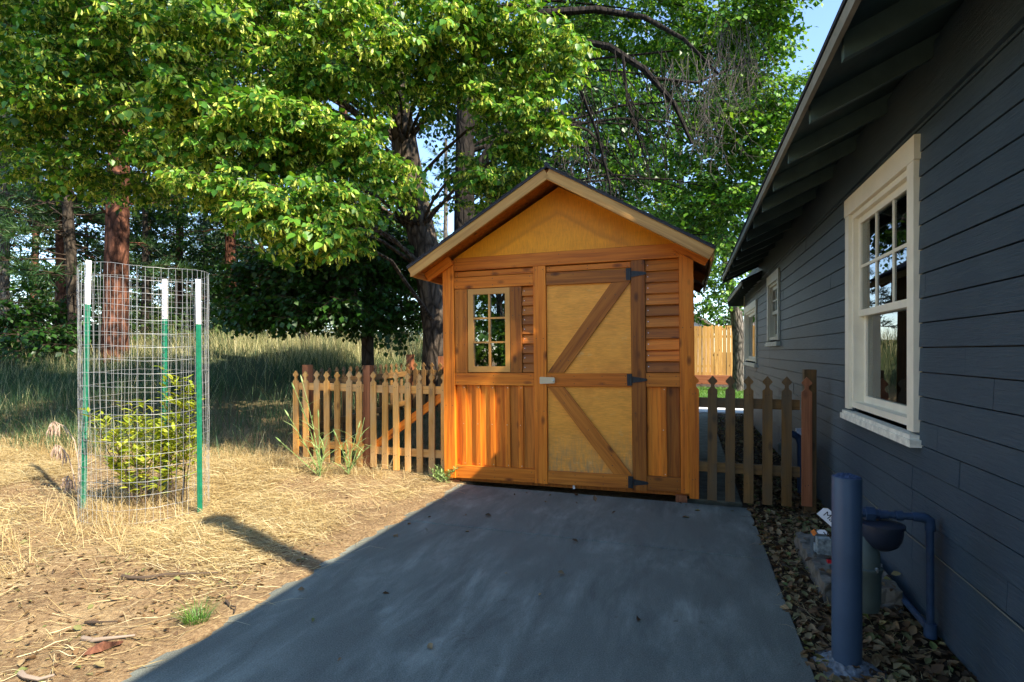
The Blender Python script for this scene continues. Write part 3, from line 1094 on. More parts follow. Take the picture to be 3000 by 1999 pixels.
# wall body: dark sheathing behind the boards, side and back walls
mb = MB()
mb.box((-1.185, .05, .02), (-.945, .07, 2.25)).box((-.48, .05, .02), (1.235, .07, 2.25)).box((-.945, .05, .02), (-.48, .07, 1.15)).box((-.945, .05, 2.0), (-.48, .07, 2.25))
mb.box((-1.205, .08, .04), (-1.185, SD, 2.2)).box((1.225, .08, .04), (1.245, SD, 2.2)).box((-1.185, SD - .02, .04), (1.225, SD, 2.2))
mb.box((-1.18, .08, .03), (1.22, SD - .03, .05))
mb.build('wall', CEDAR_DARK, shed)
sb('corner_post', CEDAR, -1.212, -1.086, .060, 2.30, .020, .10)
sb('corner_post', CEDAR, 1.130, 1.256, .060, 2.30, .020, .10)
sb('beam', CEDAR, -1.084, 1.128, 2.190, 2.320, .014, .05)
sb('trim_board', CEDAR, -1.084, -.242, 2.126, 2.180, -.004, .03)
sb('trim_board', CEDAR, -1.084, -.242, 2.003, 2.120, .012, .05)
sb('door_post', CEDAR, -.240, -.112, .060, 2.187, .016, .06)
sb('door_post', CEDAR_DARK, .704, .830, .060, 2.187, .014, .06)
sb('trim_board', CEDAR, -.108, .700, 2.127, 2.180, -.006, .03)
sb('rail', CEDAR, -1.084, -.243, 1.016, 1.140, .010, .05)
sb('rail', CEDAR_DARK, .834, 1.127, 1.016, 1.141, .010, .05)
sb('rail', CEDAR, -1.084, -.243, .061, .192, .010, .05)
sb('rail', CEDAR_DARK, .833, 1.127, .064, .192, .010, .05)
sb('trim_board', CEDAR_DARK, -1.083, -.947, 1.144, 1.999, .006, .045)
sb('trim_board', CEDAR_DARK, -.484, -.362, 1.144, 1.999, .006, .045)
# lap siding beside the window and beside the door
def laps(x0, x1, z0, z1, n):
    hh = (z1 - z0) / n
    for i in range(n):
        za = z0 + i * hh
        board('lap_board', CEDAR_DARK if R_.random() < .72 else CEDAR, shed, (x0, .019, za + hh * .5), (x1, .019, za + hh * .5), (0, .28 + R_.uniform(-.06, .06), 1), hh * 1.06, .016,
              nails=[(.0, .02, 1)], nailmat=NAIL_BRIGHT)
laps(-.358, -.243, 1.146, 1.998, 9)
laps(.835, 1.127, 1.147, 2.185, 10)
# vertical boards and battens
def battens(x0, x1, xs, bw):
    n = len(xs) + 1
    ed = [x0] + xs + [x1]
    for a, b in zip(ed[:-1], ed[1:]):
        board('wall_board', CEDAR if R_.random() < .6 else CEDAR_DARK, shed, ((a + b) / 2, .034, .194), ((a + b) / 2, .034, 1.013), (1, 0, 0), b - a - .004, .018)
    for q in xs:
        L = 1.012 - .195
        nl = [(.008, .02, -1), (-.004, L * .52, -1), (.006, L - .02, -1)]
        board('batten', CEDAR, shed, (q, .014, .195), (q, .014, 1.012), (1, 0, 0), bw * R_.uniform(.9, 1.1), .020, nails=nl, nailmat=NAIL_BRIGHT)
battens(-1.084, -.243, [-.996, -.839, -.684, -.525, -.385], .050)
battens(.834, 1.127, [.985], .055)

# gable panel
mb = MB()
mb.prism([(-1.084, 2.322), (1.128, 2.322), (1.128, 2.345), (.02, 2.95), (-1.084, 2.33)], 'y', .012, .026)
gp = mb.build('gable_panel', PLY, shed)
mb = MB()
mb.prism([(-1.2, 2.15), (1.24, 2.15), (1.24, 2.30), (.02, 2.96), (-1.2, 2.30)], 'y', SD - .02, SD)
mb.build('gable_panel', PLY, shed)

# window
wm = MB()
fx0, fx1, fz0, fz1 = -.939, -.487, 1.149, 1.997
gx0, gx1, gz0, gz1 = -.881, -.537, 1.206, 1.940
wm.box((fx0, -.004, fz0), (gx0, .055, fz1)).box((gx1, -.004, fz0), (fx1, .055, fz1)).box((gx0, -.003, fz0), (gx1, .055, gz0)).box((gx0, -.003, gz1), (gx1, .055, fz1))
win = wm.build('window', TAN_FRAME, shed)
MB().box((gx0, .022, gz0), (gx1, .027, gz1)).build('pane', GLASS_SHED, win)
m = MB(); cx = (gx0 + gx1) / 2
m.box((cx - .010, .004, gz0), (cx + .010, .021, gz1))
for q in (1, 2):
    zz = gz0 + (gz1 - gz0) * q / 3
    m.box((gx0, .005, zz - .009), (cx - .0105, .0205, zz + .009)).box((cx + .0105, .005, zz - .009), (gx1, .0205, zz + .009))
m.build('muntin', TAN_FRAME, win)

# door: plywood panel, ledges and two braces
dm = MB().box((-.108, .012, .062), (.698, .030, 2.121))
door = dm.build('door', PLY_DOOR, shed)
def db(name, mat, a, b, wd, wdir=(0, 0, 1), y=-.001, t=.024):
    L = (Vector(b) - Vector(a)).length
    return board(name, mat, door, (a[0], y, a[1]), (b[0], y, b[1]), wdir, wd, t, nails=ends_nails(wd, L, 1, .05, 2))
db('ledge', CEDAR_DARK, (-.106, 2.059), (.696, 2.052), .122)
db('ledge', CEDAR, (-.107, 1.073), (.696, 1.077), .127)
db('ledge', CEDAR_DARK, (-.107, .126), (.696, .129), .126)
def brace(pts):
    a = Vector(((pts[0][0] + pts[1][0]) / 2, 0, (pts[0][1] + pts[1][1]) / 2)); b = Vector(((pts[2][0] + pts[3][0]) / 2, 0, (pts[2][1] + pts[3][1]) / 2))
    z = (b - a).normalized(); y = Vector((0, 1, 0)); x = y.cross(z)
    M = Matrix(((x.x, 0, z.x, a.x), (0, 1, 0, 0), (x.z, 0, z.z, a.z), (0, 0, 0, 1)))
    loc = [((Vector((p[0], 0, p[1])) - a).dot(x), (Vector((p[0], 0, p[1])) - a).dot(z)) for p in pts]
    m = MB()
    vv = [(q[0], -.012, q[1]) for q in loc] + [(q[0], .011, q[1]) for q in loc]
    m.add(vv, [(0, 1, 2, 3), (7, 6, 5, 4), (0, 4, 5, 1), (1, 5, 6, 2), (2, 6, 7, 3), (3, 7, 4, 0)])
    L = (b - a).length
    for (sx, sz) in ((-.03, .12), (.03, .17), (-.03, L - .2), (.025, L - .12), (.0, L * .5)):
        ring = [(sx + .005 * math.cos(t * math.pi / 3), -.0135, sz + .005 * math.sin(t * math.pi / 3)) for t in range(6)]
        m.add(ring, [tuple(range(6))], 1)
    m.build('brace', [CEDAR_DARK, NAIL], door, M)
brace([(-.100, 1.144), (.060, 1.144), (.696, 1.990), (.522, 1.990)])
brace([(-.100, 1.005), (.060, 1.005), (.694, .194), (.524, .194)])
def hinge(zc):
    m = MB()
    m.box((.660, -.021, zc - .055), (.694, -.014, zc + .055))
    m.tube([(.7, -.022, zc - .055), (.7, -.022, zc + .055)], .007, 8)
    m.prism([(.708, zc - .030), (.708, zc + .030), (.835, zc + .012), (.848, zc), (.835, zc - .012)], 'y', -.022, -.016)
    for (x_, z_) in ((.677, zc + .035), (.677, zc - .035), (.73, zc), (.78, zc), (.83, zc)):
        m.lathe([(.006, 0), (.004, .003)], 8, 0, (x_, -.0225, z_), Matrix.Rotation(math.radians(90), 4, 'X'))
    m.build('hinge', BLACK_IRON, door)
for zc in (2.062, 1.080, .130): hinge(zc)
m = MB()
rp = []
for (cx_, cz_, a0) in ((-.034, 1.090, 90), (-.034, 1.052, 0), (-.165, 1.046, -90), (-.165, 1.094, 180)):
    for q in range(5):
        t = math.radians(a0 - q * 22.5); rp.append((cx_ + .010 * math.cos(t), cz_ + .010 * math.sin(t)))
m.prism(rp, 'y', -.040, -.028)
m.box((-.170, -.036, 1.05), (-.150, -.017, 1.09))
m.lathe([(.012, 0), (.012, .006), (.006, .010)], 12, 0, (-.040, -.041, 1.066), Matrix.Rotation(math.radians(90), 4, 'X'))
m.build('latch', STEEL, door)
MB().box((.13, .02, .02), (.15, .03, .058)).build('bottom_bolt', WHITE, door)
# foot blocks under the corners
MB().box((-1.16, .02, -.07), (-1.06, .14, .03)).build('foot_block', POSTWOOD, shed)
MB().box((1.08, .03, -.07), (1.18, .14, .03)).build('foot_block', POSTWOOD, shed)

# roof: rake boards at the front, sheathing, shingles
SL = (3.025 - 2.212) / 1.375
OF = .37
ang = math.atan(SL)
rm = MB()
for s in (-1, 1):
    xe = 1.395
    # sheathing and shingle sheets (butting at the ridge)
    def zt(x): return 3.022 - SL * abs(x)
    p = [(s * .002, zt(0) - .004), (s * xe, zt(xe) - .004), (s * xe, zt(xe) - .020), (s * .002, zt(0) - .020)]
    rm.prism(p if s > 0 else p[::-1], 'y', -OF + .038, SD + .20, 1)
    p = [(s * .002, zt(0) + .018), (s * (xe + .03), zt(xe + .03) + .018), (s * (xe + .03), zt(xe + .03) - .002), (s * .002, zt(0) - .002)]
    rm.prism(p if s > 0 else p[::-1], 'y', -OF - .012, SD + .22, 0)
    x = xe + .035
    while x > .1:
        p = [(s * x, zt(x) + .020), (s * (x - .13), zt(x - .13) + .019), (s * (x - .13), zt(x - .13) + .022), (s * x, zt(x) + .028)]
        rm.prism(p if s > 0 else p[::-1], 'y', -OF - .016 - .004 * R_.random(), SD + .225, 0)
        x -= .125
rm.tube([(0, -OF - .014, 3.046), (0, SD + .22, 3.046)], .02, 8, 0)
sroof = rm.build('roof', [SHINGLE, CEDAR_DARK], shed)
for s in (-1, 1):
    xe = 1.40
    zc0 = 3.022 - .054; zc1 = zc0 - SL * xe
    b_ = board('rake_board', CEDAR_PALE, sroof, (s * .001, -OF + .018, zc0), (s * xe, -OF + .018, zc1), (0, 0, 1), .096, .034,
               nails=[(.02, .5, -1 if s > 0 else 1), (-.02, .9, -1 if s > 0 else 1), (.02, 1.3, -1 if s > 0 else 1)])
    # lookout rafter under the overhang, in line with the wall, and eave fascia
    board('rafter', CEDAR, sroof, (s * 1.10, -.05, 3.022 - SL * 1.10 - .075), (s * 1.375, -.05, 3.022 - SL * 1.375 - .075), (0, 0, 1), .095, .036)
    board('rafter', CEDAR_DARK, sroof, (s * 1.262, SD * .5, 3.022 - SL * 1.262 - .075), (s * 1.375, SD * .5, 3.022 - SL * 1.375 - .075), (0, 0, 1), .095, .036)
    board('rafter', CEDAR_DARK, sroof, (s * 1.262, SD - .03, 3.022 - SL * 1.262 - .075), (s * 1.375, SD - .03, 3.022 - SL * 1.375 - .075), (0, 0, 1), .095, .036)
    board('eave_board', CEDAR_PALE, sroof, (s * 1.408, -OF + .040, 3.022 - SL * 1.408 - .045), (s * 1.408, SD + .18, 3.022 - SL * 1.408 - .045), (0, 0, 1), .07, .020)


# ---------------------------------------------------------------- picket fences
def picket_outline(wd, H):
    h = wd / 2
    half = [(h, 0), (h, H - .125), (h * .86, H - .118), (h * .50, H - .108), (h * .36, H - .092), (h * .42, H - .074), (h * .78, H - .062), (h * 1.0, H - .052), (h * .94, H - .042), (0, H)]
    return half + [(-x, z) for x, z in half[-2::-1]]


def picket(name, mat, parent, pos, H, wd=.070, t=.019, rotz=0.0, tilt=0.0):
    m = MB().prism(picket_outline(wd, H), 'y', -t / 2, t / 2)
    for zz in (.17, .92):
        if zz < H - .15:
            for q in (-.012, .010):
                ring = [(q + .0042 * math.cos(a * math.pi / 3), -t / 2 - .0012, zz + q * .3 + .0042 * math.sin(a * math.pi / 3)) for a in range(6)]
                m.add(ring, [tuple(range(6))], 1)
    M = Matrix.Translation(pos) @ Matrix.Rotation(rotz, 4, 'Z') @ Matrix.Rotation(tilt, 4, 'Y')
    return m.build(name, [mat, NAIL], parent, M)


FYP = 5.28
# gate next to the shed
gate = empty('picket_gate', (-2.98, FYP, 0), 'closed picket gate with diagonal brace between the shed and the weathered picket fence', 'gate')
for i in range(7):
    X = -2.49 - .145 * i
    zb = .012 + .006 * i
    picket('picket', PICKET, gate, (X + 2.98, 0, zb + R_.uniform(-.006, .006)), 1.118 - zb + R_.uniform(-.006, .006), tilt=R_.uniform(-.008, .008))
board('rail', PICKET, gate, (-.42, .030, .93), (.52, .030, .93), (0, 0, 1), .085, .036)
board('rail', PICKET, gate, (-.42, .030, .24), (.52, .030, .24), (0, 0, 1), .085, .036)
board('brace', CEDAR, gate, (-.36, .030, .30), (.46, .030, .87), (0, 0, 1), .085, .034)
m = MB().box((.500, -.026, .975), (.548, -.012, .985)).box((.535, -.040, .955), (.556, -.010, 1.005)).lathe([(.01, 0), (.01, .012)], 8, 0, (.52, -.026, .98), Matrix.Rotation(math.radians(90), 4, 'X'))
m.build('latch', BLACK_IRON, gate)
# fence run left of the gate and the pen it closes
fence = empty('picket_fence', (-3.95, FYP, 0), 'short run of weathered picket fence with two redwood posts left of the picket gate', 'fence')
for i in range(7):
    X = -3.545 - .145 * i
    zb = max(.03, gz(X, FYP) - .01)
    picket('picket', PICKET, fence, (X + 3.95, 0, zb), 1.125 - zb + R_.uniform(-.008, .008), tilt=R_.uniform(-.012, .012))
board('rail', PICKET, fence, (-.52, .030, .94), (.44, .030, .935), (0, 0, 1), .085, .036)
board('rail', PICKET, fence, (-.52, .030, .27), (.44, .030, .26), (0, 0, 1), .085, .036)
board('post', POSTWOOD, fence, (.475, .075, -.1), (.475, .075, 1.19), (1, 0, 0), .09, .09, .004)
board('post', POSTWOOD, fence, (-.39, .11, -.1), (-.39, .11, 1.19), (1, 0, 0), .09, .09, .004)
pen = empty('picket_fence', (-4.46, 6.5, 0), 'side run of picket fence with shade put into its wood colour going back up the bank behind the front pickets', 'fence')
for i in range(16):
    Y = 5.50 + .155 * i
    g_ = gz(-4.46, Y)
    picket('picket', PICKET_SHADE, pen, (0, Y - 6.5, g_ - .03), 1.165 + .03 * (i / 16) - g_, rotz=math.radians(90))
board('rail', PICKET_SHADE, pen, (.03, -1.05, .95), (.03, 1.42, .98), (0, 0, 1), .085, .036)
board('rail', PICKET_SHADE, pen, (.03, -1.05, .40), (.03, 1.42, .50), (0, 0, 1), .085, .036)
back = empty('picket_fence', (-3.4, 7.95, 0), 'shaded back run of picket fence beyond the gate below the dry grass bank', 'fence')
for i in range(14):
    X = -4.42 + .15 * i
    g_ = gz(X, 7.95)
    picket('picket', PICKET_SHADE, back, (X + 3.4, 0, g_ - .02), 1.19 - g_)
board('rail', PICKET_SHADE, back, (-1.05, .03, 1.0), (1.0, .03, 1.0), (0, 0, 1), .085, .036)
board('rail', PICKET_SHADE, back, (-1.05, .03, .6), (1.0, .03, .45), (0, 0, 1), .085, .036)
board('post', POSTWOOD, back, (-.42, .07, .0), (-.42, .07, 1.27), (1, 0, 0), .10, .10, .004)
board('post', POSTWOOD, back, (-1.0, .07, .0), (-1.0, .07, 1.30), (1, 0, 0), .10, .10, .004)
# fence between shed and house
RY = 4.985
rf = empty('picket_fence', (.48, RY, 0), 'dark picket fence closing the gap between the shed and the navy house', 'fence')
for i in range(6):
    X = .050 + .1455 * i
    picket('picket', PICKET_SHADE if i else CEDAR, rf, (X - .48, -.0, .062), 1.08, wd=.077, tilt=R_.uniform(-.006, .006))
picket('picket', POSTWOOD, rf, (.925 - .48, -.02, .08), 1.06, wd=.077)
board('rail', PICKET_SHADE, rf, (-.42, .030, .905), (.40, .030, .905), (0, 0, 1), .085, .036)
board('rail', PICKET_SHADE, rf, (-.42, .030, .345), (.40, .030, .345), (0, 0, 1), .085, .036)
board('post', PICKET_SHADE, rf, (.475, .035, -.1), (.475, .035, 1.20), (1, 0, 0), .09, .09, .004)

# tall board fence at the back of the yard
pf = empty('board_fence', P(1640, HY, 20.0) * 1.0, 'tall golden board fence at the back of the yard beyond the lawn', 'fence')
pf.location.z = 0
xl = P(1480, HY, 20.0); xr = P(1860, HY, 20.0)
d_ = Vector((1, 0.02, 0)).normalized()
for i in range(34):
    q = Vector((-2.9 + .142 * i, 0, .47)) + Vector((0, .005 * (i % 3), 0))
    board('board', PRIVACY, pf, q, q + Vector((0, 0, 1.84 + R_.uniform(-.02, .02))), (1, 0, 0), .135, .018, nails=[(-.03, .3, -1), (.03, 1.5, -1)])
board('base_board', POSTWOOD, pf, (-2.95, -.04, .30), (2.0, -.04, .30), (0, 0, 1), .33, .04)
for zz in (.8, 1.9):
    board('rail', PRIVACY, pf, (-2.95, .04, zz), (2.0, .04, zz), (0, 0, 1), .09, .04)

# pale house beyond that fence
hb = P(1597, HY, 30.0)
fh = empty('house', (hb.x - 2.2, hb.y, 0), 'small pale gabled house showing over the tall board fence', 'house')
MB().prism([(-4, .2), (3.0, .2), (3.0, 2.5), (2.0, 3.35), (-.5, 4.9), (-4, 3.0)], 'y', 0, 6).build('wall', WALL_PALE, fh)
MB().prism([(3.4, 2.50), (-.5, 5.0), (-.5, 5.15), (3.45, 2.62)], 'y', -.4, 6.4).build('roof', ROOF_PALE, fh)

# ---------------------------------------------------------------- bollard, gas meter, block, tag
e = empty('bollard', (.643, 2.633, -.02), 'thick navy painted pipe bollard set in concrete beside the driveway', 'bollard')
MB().lathe([(.0565, 0), (.0565, .830), (.0545, .836)], 40).build('pipe', BOLLARD, e, smooth=True)
m = MB(); rr = random.Random(4); prof = []
for q in range(6):
    prof.append((.054 * (1 - q / 6.0), .8362 + .010 * math.sin(q * .35)))
m.lathe(prof, 28)
m.v = [(x, y, z + (rr.uniform(-.004, .004) if math.hypot(x, y) < .052 else 0)) for x, y, z in m.v]
m.build('top_fill', BOLLARD_TOP, e)
m = MB()
n1, n2 = 9, 26; vs_ = []; fs = []
for i in range(n1):
    for k in range(n2):
        t = 2 * math.pi * k / n2
        r = .054 + .105 * (i / (n1 - 1)) * (1 + .25 * math.sin(3 * t + 1) + .12 * math.sin(7 * t))
        z = .055 - .075 * (i / (n1 - 1)) ** 1.4 + rr.uniform(-.008, .008)
        vs_.append((r * math.cos(t), r * math.sin(t), z))
for i in range(n1 - 1):
    for k in range(n2):
        fs.append((i * n2 + k, i * n2 + (k + 1) % n2, (i + 1) * n2 + (k + 1) % n2, (i + 1) * n2 + k))
m.add(vs_, fs); m.build('footing', FOOTING, e)

gmx, gmy = .80, 2.985
gm = empty('gas_meter', (gmx, gmy, 0), 'grey gas meter with navy pipes and dark regulator between the bollard and the navy wall', 'gas meter')
def rel(x, y, z): return (x - gmx, y - gmy, z)
m = MB()
m.lathe([(.02, .10), (.062, .12), (.070, .16), (.072, .30), (.078, .31), (.078, .325), (.070, .33), (.064, .40), (.045, .44), (.03, .47)], 24, 0, rel(.800, 2.985, 0))
body = m.build('meter_body', METER_GREY, gm, smooth=True)
m = MB()
for t in range(6):
    a = t * math.pi / 3
    m.lathe([(.008, 0), (.008, .018), (.005, .022)], 8, 0, (.072 * math.cos(a), .072 * math.sin(a), .318))
m.build('bolt', STEEL, body)
m = MB()
m.tube([rel(.77, 2.985, .575), rel(1.03, 2.992, .575), rel(1.052, 2.994, .571), rel(1.066, 2.995, .560), rel(1.070, 2.995, .54), rel(1.072, 2.995, .045)], [.0165] * 6, 14)
m.tube([rel(.775, 2.985, .575), rel(.90, 2.988, .575)], .022, 14)
m.tube([rel(.93, 2.989, .575), rel(.96, 2.99, .575)], .024, 14)
m.tube([rel(1.0, 2.991, .575), rel(1.025, 2.992, .575), rel(1.05, 2.994, .572), rel(1.068, 2.995, .560), rel(1.0705, 2.995, .535), rel(1.0715, 2.995, .515)], [.021, .0225, .0235, .0235, .0225, .021], 14)
m.build('pipe', PIPE_BLUE, gm, smooth=True)
m = MB()
m.tube([rel(.805, 2.985, .575), rel(.842, 2.985, .575)], .036, 6)
m.tube([rel(.862, 2.986, .575), rel(.868, 2.986, .575)], .026, 14)
m.build('union_nut', PIPE_BLUE, gm)
m = MB()
m.tube([rel(1.072, 2.995, .085), rel(1.072, 2.995, .02)], [.026, .027], 14)
m.tube([rel(1.072, 3.0, .05), rel(1.072, 3.3, .052), rel(1.074, 4.0, .075), rel(1.078, 4.55, .13)], .0165, 10)
m.build('supply_pipe', PIPE_BLUE, gm, smooth=True)
m = MB()
tm = Matrix.Rotation(math.radians(90), 4, 'X')
m.lathe([(.012, .405), (.040, .412), (.066, .430), (.083, .460), (.090, .495), (.090, .520), (.097, .522), (.097, .534), (.088, .537), (.040, .545), (.02, .548)], 28, 0, rel(.872, 2.985, 0))
m.build('regulator', mat_plain('regulator_paint', (.018, .024, .040), .4), gm, smooth=True)
m = MB()
cxx, czz = .640 - gmx, .405
oct_ = [(-.045, -.06), (.045, -.06), (.045, .03), (.02, .06), (-.03, .06), (-.045, .045)]
m.prism([(cxx + a - .015, czz + b) for a, b in oct_], 'y', -.03, .04)
m.build('index_cover', CLEAR, gm)
MB().box((cxx - .04, -.015, czz - .045), (cxx + .02, .03, czz + .03)).box((cxx - .05, .0, czz - .04), (cxx + .03, .035, czz - .005)).build('index', mat_plain('meter_index', (.32, .36, .36), .4, .5, 0, 40, .6), gm)
MB().box((cxx + .0, -.035, czz - .078), (cxx + .022, -.012, czz - .062)).build('test_button', RED, gm)

# white service tag hanging from the meter pipe
tg = empty('service_tag', (.705, 3.12, .485), 'white paper tag with black lettering half hidden behind the bollard', 'tag')
Mt = Matrix.Translation((0, 0, 0)) @ Matrix.Rotation(math.radians(-18), 4, 'Z') @ Matrix.Rotation(math.radians(90), 4, 'X') @ Matrix.Rotation(math.radians(-40), 4, 'Z')
card = MB().prism([(-.075, -.03), (.06, -.03), (.06, .03), (-.06, .03), (-.075, .015)], 'z', -.0006, .0006).build('card', WHITE, tg, Mt)
cu = bpy.data.curves.new('tag_text', 'FONT'); cu.body = 'Mas'; cu.size = .042; cu.extrude = .0004; cu.align_x = 'LEFT'
to = bpy.data.objects.new('tag_text', cu); COL.objects.link(to)
dg = bpy.context.evaluated_depsgraph_get()
tme = bpy.data.meshes.new_from_object(to.evaluated_get(dg))
bpy.data.objects.remove(to)
tme.materials.clear(); tme.materials.append(INK)
link('lettering', tme, card, Matrix.Translation((-.055, -.012, .0014)))

blk = MB()
def rough_block(mb, x0, x1, y0, y1, z0, z1, rng, n=(6, 14, 3), amp=.008):
    import itertools
    def face(o, u, v, nu, nv):
        k = len(mb.v); vs_ = []
        for i in range(nu + 1):
            for j in range(nv + 1):
                p = Vector(o) + Vector(u) * (i / nu) + Vector(v) * (j / nv)
                h = math.sin(p.x * 91 + p.y * 53 + p.z * 77) * .5 + math.sin(p.x * 37 - p.y * 141 + p.z * 29) * .5
                vs_.append(p + Vector((h, math.sin(h * 9), math.cos(h * 7))) * amp)
        fs = [(i * (nv + 1) + j, (i + 1) * (nv + 1) + j, (i + 1) * (nv + 1) + j + 1, i * (nv + 1) + j + 1) for i in range(nu) for j in range(nv)]
        mb.add(vs_, fs)
    X, Y, Z = x1 - x0, y1 - y0, z1 - z0
    face((x0, y0, z1), (X, 0, 0), (0, Y, 0), n[0], n[1]); face((x0, y0, z0), (X, 0, 0), (0, 0, Z), n[0], n[2])
    face((x0, y1, z0), (0, -Y, 0), (0, 0, Z), n[1], n[2]); face((x1, y0, z0), (0, Y, 0), (0, 0, Z), n[1], n[2]); face((x1, y1, z0), (-X, 0, 0), (0, 0, Z), n[0], n[2])
rough_block(blk, .70, 1.06, 3.30, 4.16, -.06, .10, rr, (10, 24, 5), .006)
tag(blk.build('concrete_block', STONE), 'old rough concrete block lying in the leaves behind the bollard', 'block')
e = empty('standpipe', (1.0, 5.75, 0), 'dark blue bent pipe against the navy wall behind the right picket fence', 'pipe')
MB().tube([(.02, 0, -.05), (.02, 0, .46), (.0, 0, .53), (-.05, 0, .56), (-.11, 0, .54), (-.13, 0, .48)], .032, 12).build('pipe', PIPE_BLUE, e, smooth=True)
MB().lathe([(.05, .38), (.05, .46), (.035, .47)], 12, 0, (-.13, 0, 0)).build('spout', METER_GREY, e, smooth=True)

# ---------------------------------------------------------------- wire cage, posts, shrub
CC = Vector((-4.34, 3.37, 0)); CR = .452
cage = empty('wire_cage', (CC.x, CC.y, 0), 'tall round cage of welded wire mesh around the young shrub', 'cage')
m = MB(); rr = random.Random(21)
NV = 55
def crad(a, z): return CR * (1 + .02 * math.sin(2 * a + 1) + .012 * math.sin(5 * a + z * 2) + .015 * math.sin(z * 2.2 + a))
for k in range(NV):
    a = 2 * math.pi * k / NV; pts = []
    ja = rr.uniform(-.006, .006); top = 2.02 + .015 * math.sin(a * 3)
    for q in range(9):
        z = .01 + (top - .01) * q / 8
        aa = a + ja + rr.uniform(-.009, .009)
        r_ = crad(aa, z) + rr.uniform(-.004, .004)
        pts.append((r_ * math.cos(aa), r_ * math.sin(aa), z))
    m.tube(pts, .00105, 4, cap=False)
nz = 20
for q in range(nz):
    z0 = .03 + (2.02 - .03) * q / (nz - 1); pts = []
    for k in range(49):
        a = 2 * math.pi * k / 48
        r_ = crad(a, z0) + .002
        pts.append((r_ * math.cos(a), r_ * math.sin(a), z0 + .015 * math.sin(a * 3) * (z0 / 2) + rr.uniform(-.003, .003)))
    m.tube(pts, .00115, 4, cap=False)
m.build('wire_mesh', GALV, cage)
def t_post(x, y, top, label, rotz, lean):
    e = empty('t_post', (x, y, gz(x, y) - .05), label, 'fence post', 'steel posts holding the wire cage', (0, lean, rotz))
    H = top - gz(x, y) + .05; ht = H - .37
    def sect(z0, z1):
        mm = MB().box((-.020, -.003, z0), (.020, .003, z1)).box((-.003, -.036, z0), (.003, -.0031, z1))
        z = z0 + .03
        while z < z1 - .03:
            mm.box((-.007, .0031, z), (.007, .012, z + .022)); z += .052
        return mm
    sect(0, ht).build('post', POST_GREEN, e)
    sect(ht + .0005, H).build('painted_tip', TIP_WHITE, e)
pl = P(190, HY, 4.52); pr_ = P(459, HY, 4.46); pm = P(378, HY, 5.0)
t_post(pl.x, pl.y, 2.115, 'green steel post with white tip, tallest and left of the wire cage', math.radians(35), math.radians(1.1))
t_post(pr_.x, pr_.y, 1.945, 'green steel post with white tip at the right edge of the wire cage', math.radians(25), math.radians(-.4))
t_post(pm.x, pm.y, 2.02, 'green steel post with white tip at the back of the wire cage', math.radians(200), 0)


def shrub(name, label, cat, c, stems, leaf, lmat, size, hts, seed, spread=.4, gap=.028, stemr=.006, group=None, smat=TWIG):
    rng = np.random.default_rng(seed); rr = random.Random(seed)
    e = empty(name, c, label, cat, group)
    mb = MB(); S = Scatter()
    for k in range(stems):
        a = rr.uniform(0, 6.28); r0 = rr.uniform(0, .10); H = rr.uniform(*hts)
        d = Vector((math.cos(a), math.sin(a), 0)); sp = rr.uniform(.2, 1) * spread
        pts = [Vector((r0 * math.cos(a), r0 * math.sin(a), -.03)) + d * (sp * (q / 8) ** 1.2) + Vector((rr.gauss(0, .008), rr.gauss(0, .008), H * q / 8)) for q in range(9)]
        mb.tube(pts, [stemr * (1 - .75 * q / 8) for q in range(9)], 5)
        pos = []; out = []; L = 0
        n = int(H / gap)
        for q in range(n):
            t = (.22 + .78 * q / n) * 8; i = min(7, int(t)); p = pts[i].lerp(pts[i + 1], t - i)
            az = q * 2.4 + rr.uniform(-.4, .4)
            pos.append(p); out.append((math.cos(az), math.sin(az), rr.uniform(.1, .7)))
        pos = np.array(pos) + np.array(c); out = norm(np.array(out))
        up = np.array([0, 0, 1.0])[None] + rng.normal(0, .25, out.shape)
        Fm = frame(out, up); Rm = np.stack([Fm[:, :, 1], Fm[:, :, 0], Fm[:, :, 2]], -1)
        Rm = Rm * (size * rng.uniform(.55, 1.15, len(pos)))[:, None, None]
        S.put((leaf[0], leaf[1], np.zeros(len(leaf[1]), int)), Rm, pos)
        # side shoots
        for s in range(rr.randint(3, 6)):
            t = rr.uniform(.3, .9) * 8; i = min(7, int(t)); p = pts[i]
            az = rr.uniform(0, 6.28); dd = Vector((math.cos(az), math.sin(az), rr.uniform(.5, 1.1))).normalized(); Ls = rr.uniform(.08, .20)
            mb.tube([p, p + dd * Ls], [.003, .0015], 4)
            m_ = max(4, int(Ls / .014))
            tt = np.linspace(.2, 1, m_)[:, None]
            ps = np.array(c) + np.array(p) + tt * np.array(dd) * Ls
            az2 = np.arange(m_) * 2.4
            o2 = norm(np.stack([np.cos(az2), np.sin(az2), np.full(m_, .5)], -1) + np.array(dd) * .4)
            Fm = frame(o2, np.array([0, 0, 1.0])[None] + rng.normal(0, .2, o2.shape))
            Rm = np.stack([Fm[:, :, 1], Fm[:, :, 0], Fm[:, :, 2]], -1) * (size * rng.uniform(.5, 1.0, m_))[:, None, None]
            S.put((leaf[0], leaf[1], np.zeros(len(leaf[1]), int)), Rm, ps)
    mb.build('stem', smat, e)
    S.build('foliage', [lmat], e)
    return e


shrub('shrub', 'young yellow-green leafy shrub growing inside the wire cage', 'shrub', (-4.36, 3.38, gz(-4.36, 3.38)), 12, LANCE, LEAF_SHRUB, .10, (.55, 1.0), 5, .36)
c2 = P(400, HY, 4.65)
shrub('shrub', 'taller slender leafy shoots at the right inside the wire cage', 'shrub', (c2.x, c2.y, gz(c2.x, c2.y)), 6, LANCE, LEAF_SHRUB, .10, (.9, 1.28), 8, .13)


